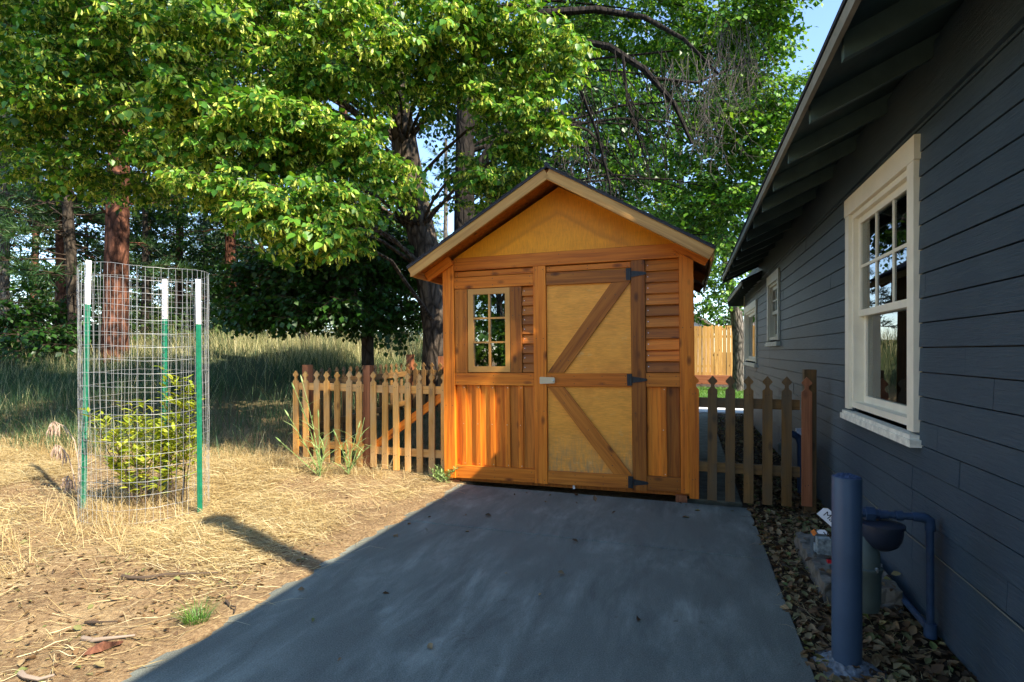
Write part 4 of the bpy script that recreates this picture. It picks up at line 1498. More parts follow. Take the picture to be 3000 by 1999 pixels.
# ---------------------------------------------------------------- grass, straw and litter (uncountable)
BLADE = (np.array([(-.5, 0, 0), (.5, 0, 0), (-.38, .10, .40), (.38, .10, .40), (-.22, .34, .78), (.22, .34, .78), (0, .75, 1.0)]),
         np.array([(0, 1, 3), (0, 3, 2), (2, 3, 5), (2, 5, 4), (4, 5, 6)]), np.zeros(5, int))
FLATB = (np.array([(-.5, 0, 0), (.5, 0, 0), (-.5, .05, .35), (.5, .05, .35), (-.45, -.03, .7), (.45, -.03, .7), (-.1, .04, 1.0), (.1, .04, 1.0)]),
         np.array([(0, 1, 3), (0, 3, 2), (2, 3, 5), (2, 5, 4), (4, 5, 7), (4, 7, 6)]), np.zeros(6, int))


def blades(name, mats, pos, length, width, lean, rng, kind='stuff', tmpl=BLADE, azim=None, curl=1.0, matpick=None):
    """upright blades: height axis local Z, bend along local Y"""
    N = len(pos)
    az = rng.uniform(0, 2 * math.pi, N) if azim is None else azim
    dirz = np.stack([np.cos(az) * lean, np.sin(az) * lean, np.ones(N)], -1)
    dirz = norm(dirz)
    bend = np.stack([np.cos(az), np.sin(az), -.2 * np.ones(N)], -1)
    x = norm(np.cross(bend, dirz)); y = np.cross(dirz, x)
    Rm = np.stack([x * width[:, None], y * (length * curl)[:, None], dirz * length[:, None]], -1)
    S = Scatter()
    V, F, _ = tmpl
    if matpick is None:
        S.put(tmpl, Rm, pos)
    else:
        for k in range(len(mats)):
            s = matpick == k
            S.put((V, F, np.full(len(F), k)), Rm[s], pos[s])
    o = S.build(name, mats)
    return tag(o, kind=kind)


def scatter_xy(rng, n, region, dens=None):
    """n points in photo-visible ground rectangle x0,x1,y0,y1 filtered by dens(x,y) in 0..1"""
    out = []
    while sum(len(q) for q in out) < n:
        x = rng.uniform(region[0], region[1], n); y = rng.uniform(region[2], region[3], n)
        k = np.ones(n, bool) if dens is None else rng.random(n) < dens(x, y)
        out.append(np.stack([x[k], y[k]], -1))
    return np.concatenate(out)[:n]


def nz2(x, y, s=1.0, o=0.0):
    return .5 + .5 * (np.sin(1.7 * s * x + 2.1 * s * y + o) * .5 + np.sin(3.3 * s * x - 1.9 * s * y + 1.3 + o) * .3 + np.sin(5.9 * s * y + 2.2 * s * x + 4.1 + o) * .2)


def to3(xy, dz=0.0):
    return np.concatenate([xy, (ground_z(xy[:, 0], xy[:, 1]) + dz)[:, None]], -1)


rng = np.random.default_rng(77)
# matted straw lying on the earth
def straw_d(x, y):
    d = y * CN - x * SN
    base = np.where(x < -2.16, 1.0, 0.0)
    edge = np.clip((-2.30 - x) / .5, 0.07, 1)
    patch = .12 + .88 * sstep(.38, .62, nz2(x, y, 1.1)) 
    corner = 1 - .75 * sstep(1.0, .0, (y - 1.9) + (x + 4.0) * -.35)
    return base * edge * np.clip(patch, 0, 1) * np.clip(corner, .30, 1)
xy = scatter_xy(rng, 120000, (-9.0, -2.16, 1.2, 5.6), straw_d)
N = len(xy)
ang_ = rng.normal(.15, .55, N) + 1.2 * (nz2(xy[:, 0], xy[:, 1], .7, 2) - .5) + np.where(rng.random(N) < .3, rng.uniform(0, 3.1, N), 0)
ang_ += np.pi * (rng.random(N) < .5)
Lb = np.clip(rng.lognormal(-2.35, .65, N), .025, .38); Wb = rng.uniform(.0016, .0040, N)
pos = to3(xy, 0); pos[:, 2] = np.maximum(pos[:, 2], np.where(xy[:, 0] > -2.23, .003, -9)) + rng.uniform(.002, .022, N)
pitch = rng.normal(.05, .10, N)
dz_ = np.stack([np.cos(ang_) * np.cos(pitch), np.sin(ang_) * np.cos(pitch), np.sin(pitch)], -1)
xx = norm(np.cross(dz_, np.array([0, 0, 1.0])[None] + rng.normal(0, .3, (N, 3)))); yy = np.cross(dz_, xx)
S = Scatter(); S.put(FLATB, np.stack([xx * Wb[:, None], yy * (Lb * rng.uniform(.3, 1.3, N))[:, None], dz_ * Lb[:, None]], -1), pos)
tag(S.build('straw', [STRAW]), kind='stuff')

# short upright dry grass: tufts round the cage, along the edge of the mown part
def tuft_pos(centres, per, rad, rng):
    c = np.repeat(np.array(centres), per, 0)
    a = rng.uniform(0, 6.28, len(c)); r = rad * np.sqrt(rng.random(len(c)))
    return c + np.stack([np.cos(a) * r, np.sin(a) * r], -1)
cg = [(CC.x + rng.normal(0, .42), CC.y + rng.normal(-.15, .40)) for _ in range(90)]
eg = scatter_xy(rng, 420, (-10, -2.6, 4.3, 6.6), lambda x, y: np.clip(sstep(4.4, 5.0, y * CN - x * SN - .9) * (1 - sstep(6.4, 7.6, y * CN - x * SN)), .02, 1))
xy = np.concatenate([tuft_pos(cg, 22, .07, rng), tuft_pos(eg, 20, .09, rng)])
xy = xy[~((xy[:, 0] > -4.5) & (xy[:, 1] > 5.15))]
N = len(xy)
blades('dry_grass', [DRYGRASS], to3(xy, -.01), rng.uniform(.08, .30, N), rng.uniform(.002, .004, N), np.abs(rng.normal(.95, .7, N)), rng, curl=.8)

# knee-high grey-green grass rising to the bank
def tall_d(x, y):
    d = y * CN - x * SN
    return ((x < -2.3) & ~((x > -4.6) & (y < 8.1))) * np.clip(sstep(5.6, 6.9, d + .12 * np.clip(-x - 5, 0, 4)), 0, 1) * (.25 + .75 * sstep(.3, .6, nz2(x, y, .5, 3)))
xy = scatter_xy(rng, 34000, (-15, -2.3, 4.5, 13.5), tall_d)
N = len(xy); d = xy[:, 1] * CN - xy[:, 0] * SN
hh = rng.uniform(.22, .55, N) * (.75 + .5 * nz2(xy[:, 0], xy[:, 1], .4))
pk = (rng.random(N) < np.clip(sstep(10.5, 13.0, d) * .75 + .12, 0, 1)).astype(int)
blades('tall_grass', [TALLGRASS, PALEGRASS], to3(xy, -.02), hh, rng.uniform(.004, .008, N), np.abs(rng.normal(.25, .3, N)), rng, curl=.5, matpick=pk)
xy = scatter_xy(rng, 26000, (-30, -2.2, 9, 22), lambda x, y: ((x < -2.2)) * (sstep(11.5, 13, y * CN - x * SN)) * 1.0)
N = len(xy)
pk = (rng.random(N) < .30 + .4 * nz2(xy[:, 0], xy[:, 1], .35)).astype(int)
blades('bank_grass', [TALLGRASS, PALEGRASS], to3(xy, -.02), rng.uniform(.3, .75, N), rng.uniform(.008, .014, N), np.abs(rng.normal(.2, .25, N)), rng, curl=.4, matpick=pk)
# pen interior and lawn
xy = scatter_xy(rng, 2600, (-4.4, -2.5, 5.5, 7.8)); N = len(xy)
blades('pen_grass', [TALLGRASS], to3(xy, -.01), rng.uniform(.08, .25, N), rng.uniform(.004, .007, N), np.abs(rng.normal(.4, .3, N)), rng)
xy = scatter_xy(rng, 9000, (-1.5, 3.2, 15.1, 20.5)); N = len(xy)
blades('lawn_grass', [GREENGRASS], np.concatenate([xy, np.full((N, 1), .045)], -1), rng.uniform(.05, .12, N), rng.uniform(.008, .014, N), np.abs(rng.normal(.3, .3, N)), rng)

# leaf litter in the bed beside the house, thin elsewhere
xa = scatter_xy(rng, 5200, (.5, 1.13, .8, 6.5), lambda x, y: .55 + .45 * nz2(x, y, 2.0))
xb = scatter_xy(rng, 1500, (.46, 1.13, 6.5, 12.4))
xc = scatter_xy(rng, 2300, (-6.5, -2.3, 1.4, 5.0), lambda x, y: .08 + .9 * sstep(1.2, 0, (y - 2.2) - (x + 4) * .3))
xd = scatter_xy(rng, 34, (-2.2, .5, 1.5, 5.0), lambda x, y: .15 + sstep(4.7, 5.0, y))
xy = np.concatenate([xa, xb, xc, xd])
blk_in = (xy[:, 0] > .69) & (xy[:, 1] > 3.29) & (xy[:, 1] < 4.17) & (xy[:, 0] < 1.07)
pos = to3(xy, .004); pos[:, 2] += rng.uniform(0, .03, len(xy)) * (xy[:, 0] > .5)
pos[len(xa) + len(xb) + len(xc):, 2] = .006
pos[blk_in, 2] = .115
keep = ~blk_in | (rng.random(len(xy)) < .12)
pos = pos[keep]; N = len(pos)
q = norm(rng.normal(0, 1, (N, 3)) * np.array([.45, .45, 0]) + np.array([0, 0, 1.0]))
dd = norm(np.cross(q, rng.normal(0, 1, (N, 3))))
Fm = frame(dd, q); Rm = np.stack([Fm[:, :, 1], Fm[:, :, 0], Fm[:, :, 2]], -1) * (rng.uniform(.022, .062, N) * np.where(pos[:, 0] < -2.2, rng.uniform(.35, .9, N), 1))[:, None, None]
CURL = (np.array([(0, 0, 0), (-.30, .35, .22), (0, .5, -.02), (.30, .35, .22), (-.2, .75, .15), (0, 1, .08), (.2, .75, .15)]), np.array([(0, 2, 1), (0, 3, 2), (1, 2, 4), (2, 5, 4), (2, 3, 6), (2, 6, 5)]), np.zeros(6, int))
S = Scatter(); S.put(CURL, Rm, pos)
tag(S.build('leaf_litter', [LITTER]), kind='stuff')
# fine twigs and stems among the litter
xy = scatter_xy(rng, 700, (.52, 1.12, 1.0, 5.0)); N = len(xy); a = rng.uniform(0, 6.28, N); L_ = rng.uniform(.05, .2, N)
dz_ = np.stack([np.cos(a), np.sin(a), rng.normal(0, .1, N)], -1); xx = norm(np.cross(dz_, np.array([0, 0, 1.0]))); yy = np.cross(dz_, xx)
S = Scatter(); p3 = to3(xy, .02); S.put(FLATB, np.stack([xx * .003, yy * L_[:, None], dz_ * L_[:, None]], -1), p3)
tag(S.build('litter_stems', [DRYGRASS]), kind='stuff')


# ---------------------------------------------------------------- single small things on the ground
def on_ground(px, py):
    fw = EYE * FPX / (py - HY)
    p = P(px, py, fw); return Vector((p.x, p.y, gz(p.x, p.y) if not (-2.23 < p.x < .5) else 0))


def stick(label, pxs, r, mat=TWIG, side=None):
    pts = [on_ground(*q) for q in pxs]
    c = pts[0].copy()
    m = MB(); rr_ = random.Random(len(label))
    pp = [Vector(p) - c + Vector((0, 0, r + .006 + rr_.uniform(0, .006))) for p in pts]
    n = len(pp)
    m.tube(pp, [r * (1 - .55 * i / (n - 1)) for i in range(n)], 7, jitter=.12, rng=rr_)
    if side:
        for (i, dx, dy) in side:
            m.tube([pp[i], pp[i] + Vector((dx, dy, .012))], [r * .5, r * .25], 5)
    o = m.build('stick', mat, None, Matrix.Translation(c), smooth=True)
    tag(o, label, 'stick', 'sticks lying in the straw')
stick('long crooked brown stick lying across the sunlit straw', [(280, 1333), (300, 1337), (340, 1338), (380, 1330), (440, 1325), (500, 1320)], .010, TWIG, [(1, .0, .05)])
stick('short pale stick near the bottom left of the straw', [(190, 1478), (215, 1484), (262, 1480), (310, 1472)], .011, TWIG_PALE)
stick('hooked grey stick in the lower left corner of the straw', [(47, 1558), (58, 1570), (90, 1574), (125, 1566)], .012, TWIG_PALE)
stick('thin dark twig left of the green grass tuft', [(196, 1431), (225, 1437), (270, 1437)], .007, TWIG)
stick('small red-brown curled twig on the driveway edge', [(519, 1388), (528, 1398), (541, 1406), (538, 1415)], .006, TWIG)
c = on_ground(235, 1500)
m = MB(); rr = random.Random(9)
L_, W_ = .15, .055; vs_ = []; n1, n2 = 12, 6
for i in range(n1):
    for k in range(n2):
        u = i / (n1 - 1); v = k / (n2 - 1) - .5
        wd = W_ * (math.sin(math.pi * (u * .86 + .09)) ** .6)
        vs_.append(((u - .5) * L_ + rr.uniform(-.004, .004), v * wd + rr.uniform(-.003, .003), .012 + .026 * (1 - (2 * v) ** 2) * math.sin(math.pi * u) + rr.uniform(-.004, .004)))
m.add(vs_, [(i * n2 + k, (i + 1) * n2 + k, (i + 1) * n2 + k + 1, i * n2 + k + 1) for i in range(n1 - 1) for k in range(n2 - 1)])
m.add([(x, y, -.01) for x, y, z in vs_], [(i * n2 + k, i * n2 + k + 1, (i + 1) * n2 + k + 1, (i + 1) * n2 + k) for i in range(n1 - 1) for k in range(n2 - 1)])
bk = m.build('bark_piece', BARK_PINE, None, Matrix.Translation(c) @ Matrix.Rotation(math.radians(62), 4, 'Z'))
tag(bk, 'flat red-brown piece of bark lying in the lower left straw', 'bark')


def tuft(name, label, cat, c, n, rad, hts, wd, mat, seed, lean=.5, curl=.5):
    r2 = np.random.default_rng(seed)
    e = empty(name, c, label, cat)
    xy = tuft_pos([(c[0], c[1])], n, rad, r2)
    az = np.arctan2(xy[:, 1] - c[1], xy[:, 0] - c[0]) + r2.normal(0, .5, n)
    o = blades('blades', [mat], np.concatenate([xy, np.full((n, 1), c[2] - .01)], -1) - np.array(c)[None], r2.uniform(*hts, n), np.full(n, wd) * r2.uniform(.6, 1.2, n), np.abs(r2.normal(lean, lean * .5, n)), r2, None, azim=az, curl=curl)
    o.parent = e
    return e
g0 = on_ground(452, 1432)
tuft('grass_tuft', 'small bright green grass tuft at the edge of the driveway', 'grass tuft', tuple(g0), 160, .05, (.05, .14), .0035, GREENGRASS, 31)
g1 = on_ground(1016, 1110)
shrub('weed', 'small pale green weed at the foot of the left shed post', 'weed', (g1.x, g1.y, g1.z), 4, LANCE, WEED, .055, (.08, .17), 13, .06, .014, .003, smat=WEED)


def stalk(name, label, cat, c, stems, mats, group=None):
    """tall weed: stems = list of (points relative, head type)"""
    e = empty(name, c, label, cat, group)
    m = MB(); S = Scatter(); r2 = np.random.default_rng(len(label))
    for pts, head, nl in stems:
        pts = [Vector(p) for p in pts]
        m.tube(pts, [.0055 * (1 - .55 * i / (len(pts) - 1)) for i in range(len(pts))], 5)
        for q in range(nl):
            t = (q + .3) / nl * .85 * (len(pts) - 1); i = int(t); p = pts[i].lerp(pts[i + 1], t - i)
            a = r2.uniform(0, 6.28)
            Lf = r2.uniform(.14, .30); pos = np.array([p]) + np.array(c)
            b = np.array([[math.cos(a), math.sin(a), 0]]); z = norm(b * .75 + np.array([[0, 0, 1.0]])); x = norm(np.cross(b, z)); y = np.cross(z, x)
            S.put(BLADE, np.stack([x * .014, y * Lf * .9, z * Lf], -1), pos)
        tip = pts[-1]; d = (pts[-1] - pts[-2]).normalized()
        if head == 'bud':
            m.tube([tip, tip + d * .02, tip + d * .05, tip + d * .085], [.004, .009, .008, .002], 7)
        elif head == 'oat':
            for q in range(22):
                j = len(pts) - 1 - (q % 4) * .5; i = max(0, min(len(pts) - 2, int(j))); p = pts[i].lerp(pts[i + 1], j - i)
                o_ = Vector((r2.normal(0, .022), r2.normal(0, .022), -r2.uniform(.01, .10)))
                m.tube([p, p + o_ * .5, p + o_ + Vector((0, 0, -.012)), p + o_ + Vector((0, 0, -.045))], [.0015, .003, .0065, .001], 5)
    m.build('stem', mats[0], e)
    if S.V: S.build('leaf', [mats[1]], e)
    return e
b0 = P(735, HY, 5.62); b0.z = gz(b0.x, b0.y)
def up(dx, h, n=7, bend=1.5, dy=0): return [(dx * (q / (n - 1)) ** bend, dy * q / (n - 1), h * q / (n - 1)) for q in range(n)]
stalk('tall_weed', 'tall bending green weed with narrow leaves and closed buds before the picket fence', 'weed', b0,
      [(up(-.22, .98), 'bud', 9), (up(-.32, .90), 'bud', 7), (up(-.02, .62), 'bud', 8), (up(-.40, .62, 7, 1.2), 'bud', 6), (up(.10, .42), None, 8), (up(-.5, .34, 7, 1.0), 'bud', 4)], [WEED, WEED])
b1 = P(800, HY, 5.75); b1.z = gz(b1.x, b1.y)
stalk('tall_weed', 'lower tangle of green weeds at the foot of the middle pickets', 'weed', b1,
      [(up(.12, .50), 'bud', 7), (up(-.15, .40), 'bud', 6), (up(.28, .34), None, 7), (up(.0, .28), None, 8), (up(.2, .62, 7, .8), None, 3)], [WEED, WEED])
b2 = P(185, HY, 4.82); b2.z = gz(b2.x, b2.y)
stalk('dry_oat_stalk', 'dry drooping oat stalks leaning out left of the wire cage', 'grass stalk', b2,
      [([(0, 0, 0), (-.03, 0, .3), (-.08, 0, .48), (-.20, 0, .60), (-.34, 0, .64), (-.40, 0, .62)], 'oat', 0),
       ([(-.05, 0, 0), (-.10, 0, .2), (-.16, 0, .34), (-.26, 0, .42), (-.33, 0, .43)], 'oat', 0),
       ([(-.12, 0, 0), (-.13, 0, .10), (-.16, 0, .16), (-.18, 0, .10)], 'oat', 0)], [mat_plain('pale_oat', (.42, .30, .22), .7, .2), DRYGRASS])

# ---------------------------------------------------------------- trees
def tp(px, py, fw, r): return (P(px, py, fw), r)
def gp(px, fw, r):
    p = P(px, HY, fw); p.z = gz(p.x, p.y) - .15; return (p, r)


LIN = [
    # sprays hanging out into the sun
    (500, 115, 6.0, 85, 70, .45, 22), (470, 250, 6.1, 100, 35, .4, 20), (610, 300, 6.1, 140, 36, .4, 30), (750, 340, 6.3, 100, 55, .45, 26),
    (855, 400, 6.6, 65, 60, .4, 16), (500, 425, 6.0, 75, 32, .35, 13), (580, 375, 6.5, 110, 50, .4, 18), (790, 120, 6.4, 95, 68, .5, 30),
    (700, 215, 6.9, 110, 55, .5, 22), (700, 480, 6.0, 125, 48, .45, 34), (755, 540, 5.9, 60, 40, .35, 14), (600, 490, 6.4, 70, 40, .4, 10),
    (1000, 70, 6.8, 115, 65, .5, 28), (1130, 75, 7.0, 105, 75, .5, 30), (1250, 130, 7.2, 70, 52, .4, 22), (1080, 190, 7.4, 120, 70, .6, 30),
    (1190, 270, 7.2, 80, 50, .4, 20), (1130, 390, 7.5, 75, 55, .45, 18), (1240, 335, 7.3, 55, 32, .35, 10), (900, 160, 7.7, 95, 110, .7, 28),
    (1110, 450, 7.9, 45, 36, .3, 8),
    # shaded canopy at the upper left
    (40, 90, 7.4, 100, 110, .9, 40), (180, 60, 7.2, 120, 90, .9, 44), (320, 80, 7.0, 110, 100, .9, 40), (70, 250, 7.5, 95, 80, .9, 30),
    (210, 220, 7.3, 115, 85, .9, 36), (330, 270, 7.5, 90, 80, .9, 24), (130, 370, 7.8, 110, 55, .9, 24), (290, 400, 8.0, 95, 55, .8, 18),
    (430, 20, 6.8, 90, 50, .6, 22), (600, 40, 7.6, 120, 65, .9, 34), (740, 10, 7.4, 90, 45, .8, 22), (600, 170, 7.8, 120, 70, .9, 26),
    (430, 330, 7.6, 80, 60, .7, 14), (880, 30, 7.6, 90, 60, .8, 26),
]
LIN_UP = [(100, -160, 7.0, 260, 130, 1.3, 60), (480, -170, 7.0, 240, 120, 1.3, 60), (850, -150, 7.4, 220, 110, 1.2, 50), (1150, -130, 7.8, 160, 90, 1.0, 34),
          (300, -800, 5.2, 230, 200, 1.0, 130), (90, -560, 6.0, 200, 180, 1.0, 80), (560, -680, 4.2, 170, 150, .7, 60),
          (300, -480, 7.6, 300, 160, 1.5, 50), (800, -480, 8.2, 300, 170, 1.5, 50)]
lin = leafy_tree('linden_tree', 'large leaning linden with pale flower bracts hanging over the straw, trunk left of the shed', [gp(1010, 9.3, .33), tp(1006, 760, 9.3, .27), tp(990, 640, 9.25, .25), tp(967, 540, 9.2, .245), tp(948, 440, 9.1, .235), tp(930, 340, 9.0, .21), tp(910, 200, 8.9, .18), tp(890, 40, 8.8, .15), tp(870, -200, 8.6, .12), tp(860, -480, 8.5, .07)],
                 [(a, b, c, d, e_, f, int(n * 2.0)) for (a, b, c, d, e_, f, n) in LIN[:22]], SP_LINDEN, [LEAF_LINDEN, BRACT, TWIG], BARK_LINDEN, seed=5, limb=(.035, .010), sag=.12, scale=(.6, 1.05),
                 more=([(a, b, c, d, e_, f, int(n * 2.6)) for (a, b, c, d, e_, f, n) in LIN[22:]] + LIN_UP, SP_LINDEN_SHADE))

# second trunk with arching limbs to the right
def arc(pxs, fw0, fw1):
    n = len(pxs); return [P(x, y, fw0 + (fw1 - fw0) * i / (n - 1)) for i, (x, y) in enumerate(pxs)]
EXTRA = [
    (arc([(1068, 330), (1130, 200), (1215, 118), (1300, 92), (1400, 108), (1480, 160), (1550, 240), (1590, 330)], 11.5, 10.5), [0.12, 0.112, 0.1, 0.088, 0.076, 0.064, 0.048, 0.028]),
    (arc([(1070, 200), (1150, 70), (1250, 30), (1370, 22), (1480, 40), (1570, 90), (1650, 170)], 11.5, 11.0), [0.104, 0.096, 0.084, 0.072, 0.056, 0.04, 0.024]),
    (arc([(1068, 430), (1130, 330), (1200, 292), (1290, 280), (1350, 300), (1400, 350)], 11.5, 11.2), [0.08, 0.072, 0.056, 0.044, 0.032, 0.016]),
    (arc([(1068, 520), (1150, 440), (1230, 440), (1300, 480), (1350, 540)], 11.5, 11.8), [0.064, 0.056, 0.048, 0.036, 0.016]),
    (arc([(1290, 92), (1330, 200), (1370, 300), (1400, 420), (1410, 520)], 10.9, 11.0), [0.04, 0.036, 0.032, 0.024, 0.0096]),
    (arc([(1240, 110), (1270, 220), (1330, 330), (1440, 430)], 11.0, 11.0), [0.036, 0.032, 0.024, 0.0096]),
    (arc([(1430, 125), (1440, 220), (1470, 330), (1500, 420)], 10.8, 11.0), [0.032, 0.024, 0.0176, 0.008]),
    (arc([(1500, 180), (1600, 190), (1700, 150), (1780, 120)], 10.7, 12.0), [0.032, 0.028, 0.02, 0.0096]),
]
rr = random.Random(88)
for k in range(60):                                  # bare twigs drooping from the limbs
    x0 = rr.uniform(1190, 1560); y0 = rr.uniform(110, 330); x, y = x0, y0; pts = [(x, y)]
    for q in range(5):
        x += rr.uniform(-14, 22); y += rr.uniform(15, 48); pts.append((x, y))
    f = rr.uniform(10.6, 11.8)
    EXTRA.append((arc(pts, f, f + rr.uniform(-.3, .3)), [.012, .011, .010, .008, .006, .004]))
MAP = [
    (1440, 40, 12.5, 150, 60, 1.2, 40), (1300, 40, 13.0, 110, 60, 1.2, 30), (1570, 60, 12.5, 120, 70, 1.3, 46), (1680, 50, 12.0, 90, 65, 1.1, 42), (1765, 15, 11.6, 50, 35, .8, 22),
    (1730, 140, 12.2, 40, 45, .8, 18), (1775, 250, 12.0, 55, 50, .8, 28), (1690, 230, 12.6, 100, 90, 1.2, 46), (1760, 340, 12.0, 75, 70, 1.0, 36),
    (1650, 350, 12.8, 90, 80, 1.2, 40), (1700, 450, 12.2, 80, 70, 1.0, 40), (1600, 450, 13.2, 90, 70, 1.1, 38), (1640, 540, 12.6, 60, 45, .8, 24),
    (1530, 520, 13.2, 80, 50, 1.0, 26), (1480, 430, 15, 90, 80, 1.2, 12), (1390, 180, 15.5, 130, 80, 1.3, 8), (1520, 250, 15.5, 110, 90, 1.3, 9),
    (1340, 330, 15.5, 120, 90, 1.3, 6), (1260, 210, 15.0, 80, 80, 1.2, 8), (1420, 560, 14.0, 60, 40, .8, 14), (1180, 560, 13.0, 60, 40, .8, 14), (1720, 570, 13.0, 40, 40, .7, 12),
    (1500, -160, 12.5, 300, 110, 1.6, 70), (1200, -160, 13.0, 160, 110, 1.6, 36),
]
leafy_tree('maple_tree', 'broad bright green tree with dark arching limbs rising behind the shed roof', [gp(1065, 11.5, .26), tp(1066, 700, 11.5, .24), tp(1066, 500, 11.5, .225), tp(1068, 350, 11.5, .21), tp(1070, 200, 11.5, .19), tp(1074, 40, 11.5, .16), tp(1080, -200, 11.5, .12)],
           [(a, b, c, d, e_, f, int(n * 1.6)) for a, b, c, d, e_, f, n in MAP], SP_MAPLE, [LEAF_MAPLE, LEAF_MAPLE, TWIG], mat_bark('dark_limb_bark', (.012, .010, .008), (.038, .030, .024), 3), seed=9, limb=(.018, .006), extra=EXTRA, scale=(.8, 1.3))
# hanging dead twigs at the right of the crown
m = MB(); rr = random.Random(14)
c0 = P(1690, 40, 11.2)
e = empty('dead_twigs', c0, 'curtain of bare grey dead twigs hanging in the bright green tree', 'dead twigs')
def dead(x, y, f, n, ln, sp):
    for k in range(n):
        px_, py_ = x + rr.gauss(0, sp), y + rr.gauss(0, sp * .5); pts = [P(px_, py_, f) - c0]
        ax = rr.uniform(-14, 22)
        for q in range(6):
            px_ += ax * .55 + rr.gauss(0, 9); py_ += ln / 6 * rr.uniform(.6, 1.4); ax += rr.gauss(0, 5)
            pts.append(P(px_, py_, f + rr.gauss(0, .03)) - c0)
        m.tube(pts, [.007, .006, .005, .0045, .004, .003, .0015], 4, cap=False)
        for q in (2, 3, 4, 5):
            d = Vector((rr.gauss(0, .13), rr.gauss(0, .13), rr.uniform(-.22, .05)))
            m.tube([pts[q], pts[q] + d * .6, pts[q] + d], [.004, .003, .0012], 4, cap=False)
for args in ((1590, 130, 10.6, 26, 200, 26), (1680, 60, 11.2, 34, 180, 34), (1720, 130, 11.4, 20, 160, 24), (1640, 250, 10.9, 16, 140, 22), (1330, 320, 11.3, 20, 150, 30), (1380, 430, 11.6, 12, 110, 24)):
    dead(*args)
m.build('twigs', DEADTWIG, e)

DRK = [(690, 640, 9.6, 110, 85, .6, 52), (800, 600, 9.4, 110, 100, .6, 66), (880, 630, 9.9, 60, 100, .5, 44), (860, 510, 10.4, 80, 70, .5, 30), (760, 715, 9.3, 130, 40, .6, 44),
       (640, 715, 9.5, 75, 36, .6, 24), (900, 725, 9.6, 50, 40, .5, 16), (740, 540, 9.9, 110, 60, .6, 26), (600, 660, 9.8, 50, 50, .6, 14)]
leafy_tree('dark_tree', 'low dark green spreading tree in shade behind the picket fence', [gp(845, 9.7, .12), tp(843, 700, 9.7, .10), tp(838, 600, 9.7, .08), tp(832, 500, 9.7, .05)],
           [(a, b, c, d, e_, f, int(n * 2.8)) for a, b, c, d, e_, f, n in DRK], SP_SMALL, [LEAF_DARK, LEAF_DARK, TWIG], BARK_DARK, seed=12, limb=(.02, .006), scale=(.9, 1.4))

# pines on the bank
pine('tall thick pine with red plated bark behind the wire cage', 265, 12.2, .255, 15, .38, 44, 2.8, PB, [NEEDLE, TWIG], BARK_PINE, 31, (.1, .1), 16)
pine('slender pine left of the thick red-barked pine', 141, 15.5, .16, 14, .24, 50, 2.5, PB, [NEEDLE, TWIG], BARK_PINE, 32, (-.2, 0), 16)
pine('leaning dark pine just left of the wire cage with crooked dead branches', 172, 12.8, .14, 9, .22, 46, 2.1, PB, [NEEDLE, TWIG], BARK_DARK, 33, (-1.0, .2), 20)
pine('thin red-trunked pine standing right of the wire cage', 530, 17.5, .19, 13, .34, 44, 2.5, PB, [NEEDLE, TWIG], BARK_PINE, 34, (.0, .0), 12)
pine('straight pine between the thick pine and the thin red-trunked one', 412, 20.0, .15, 13, .16, 50, 2.6, PB, [NEEDLE, TWIG], BARK_PINE, 35, (.2, 0), 10)
pine('pine at the far left edge with dark drooping boughs', 12, 14.5, .13, 12, .16, 54, 2.9, PB, [NEEDLE, TWIG], BARK_GREY, 36, (0, 0), 8)
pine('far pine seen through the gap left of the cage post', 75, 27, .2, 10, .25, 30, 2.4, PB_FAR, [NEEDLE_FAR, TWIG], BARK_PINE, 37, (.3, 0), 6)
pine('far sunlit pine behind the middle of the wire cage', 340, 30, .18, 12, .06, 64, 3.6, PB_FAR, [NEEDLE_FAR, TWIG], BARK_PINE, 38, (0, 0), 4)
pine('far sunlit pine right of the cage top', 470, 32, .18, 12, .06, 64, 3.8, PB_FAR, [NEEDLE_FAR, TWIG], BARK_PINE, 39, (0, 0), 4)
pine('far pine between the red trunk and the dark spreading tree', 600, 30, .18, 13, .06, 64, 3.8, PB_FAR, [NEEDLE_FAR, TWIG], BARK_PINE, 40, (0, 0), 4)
pine('dark trunked pine behind the dark spreading tree', 575, 22, .2, 13, .15, 44, 2.8, PB, [NEEDLE, TWIG], BARK_DARK, 41, (0, 0), 8)
pine('pine whose pink trunk shows through the dark spreading tree', 790, 17, .2, 14, .45, 22, 2.3, PB, [NEEDLE, TWIG], BARK_PINE, 42, (0, 0), 6)
pine('far pine in the sky gap between the linden trunk and the straight trunk', 1022, 34, .2, 13, .15, 30, 2.6, PB_FAR, [NEEDLE, TWIG], BARK_GREY, 43, (0, 0), 6)
pine('grey-green conifer half hidden above the shed roof ridge', 1405, 22, .22, 11, .12, 46, 2.4, PB, [mat_leaf('blue_spruce_needle', [(.05, .09, .07), (.09, .14, .11)], .2), TWIG], BARK_DARK, 44, (0, 0), 4)


def simple_tree(label, px, fw, cl, leafm, seed, r=.2, sprays=SP_BIG, scale=(.8, 1.3), name='background_tree', cat='tree', group='trees and brush beyond the yard', bark=BARK_GREY, limb=(.05, .02)):
    b = gp(px, fw, r); top = min(c[1] for c in cl)
    tr = [b] + [tp(px + 4 * math.sin(q), HY + (top - HY) * q / 4 * .85, fw, r * (1 - .2 * q)) for q in range(1, 5)]
    return leafy_tree(name, label, tr, [(x, y, f, a, b_, d, n) for (x, y, f, a, b_, d, n) in cl], sprays, [leafm, leafm, TWIG], bark, group, cat, seed, limb, scale, trunk_n=10)


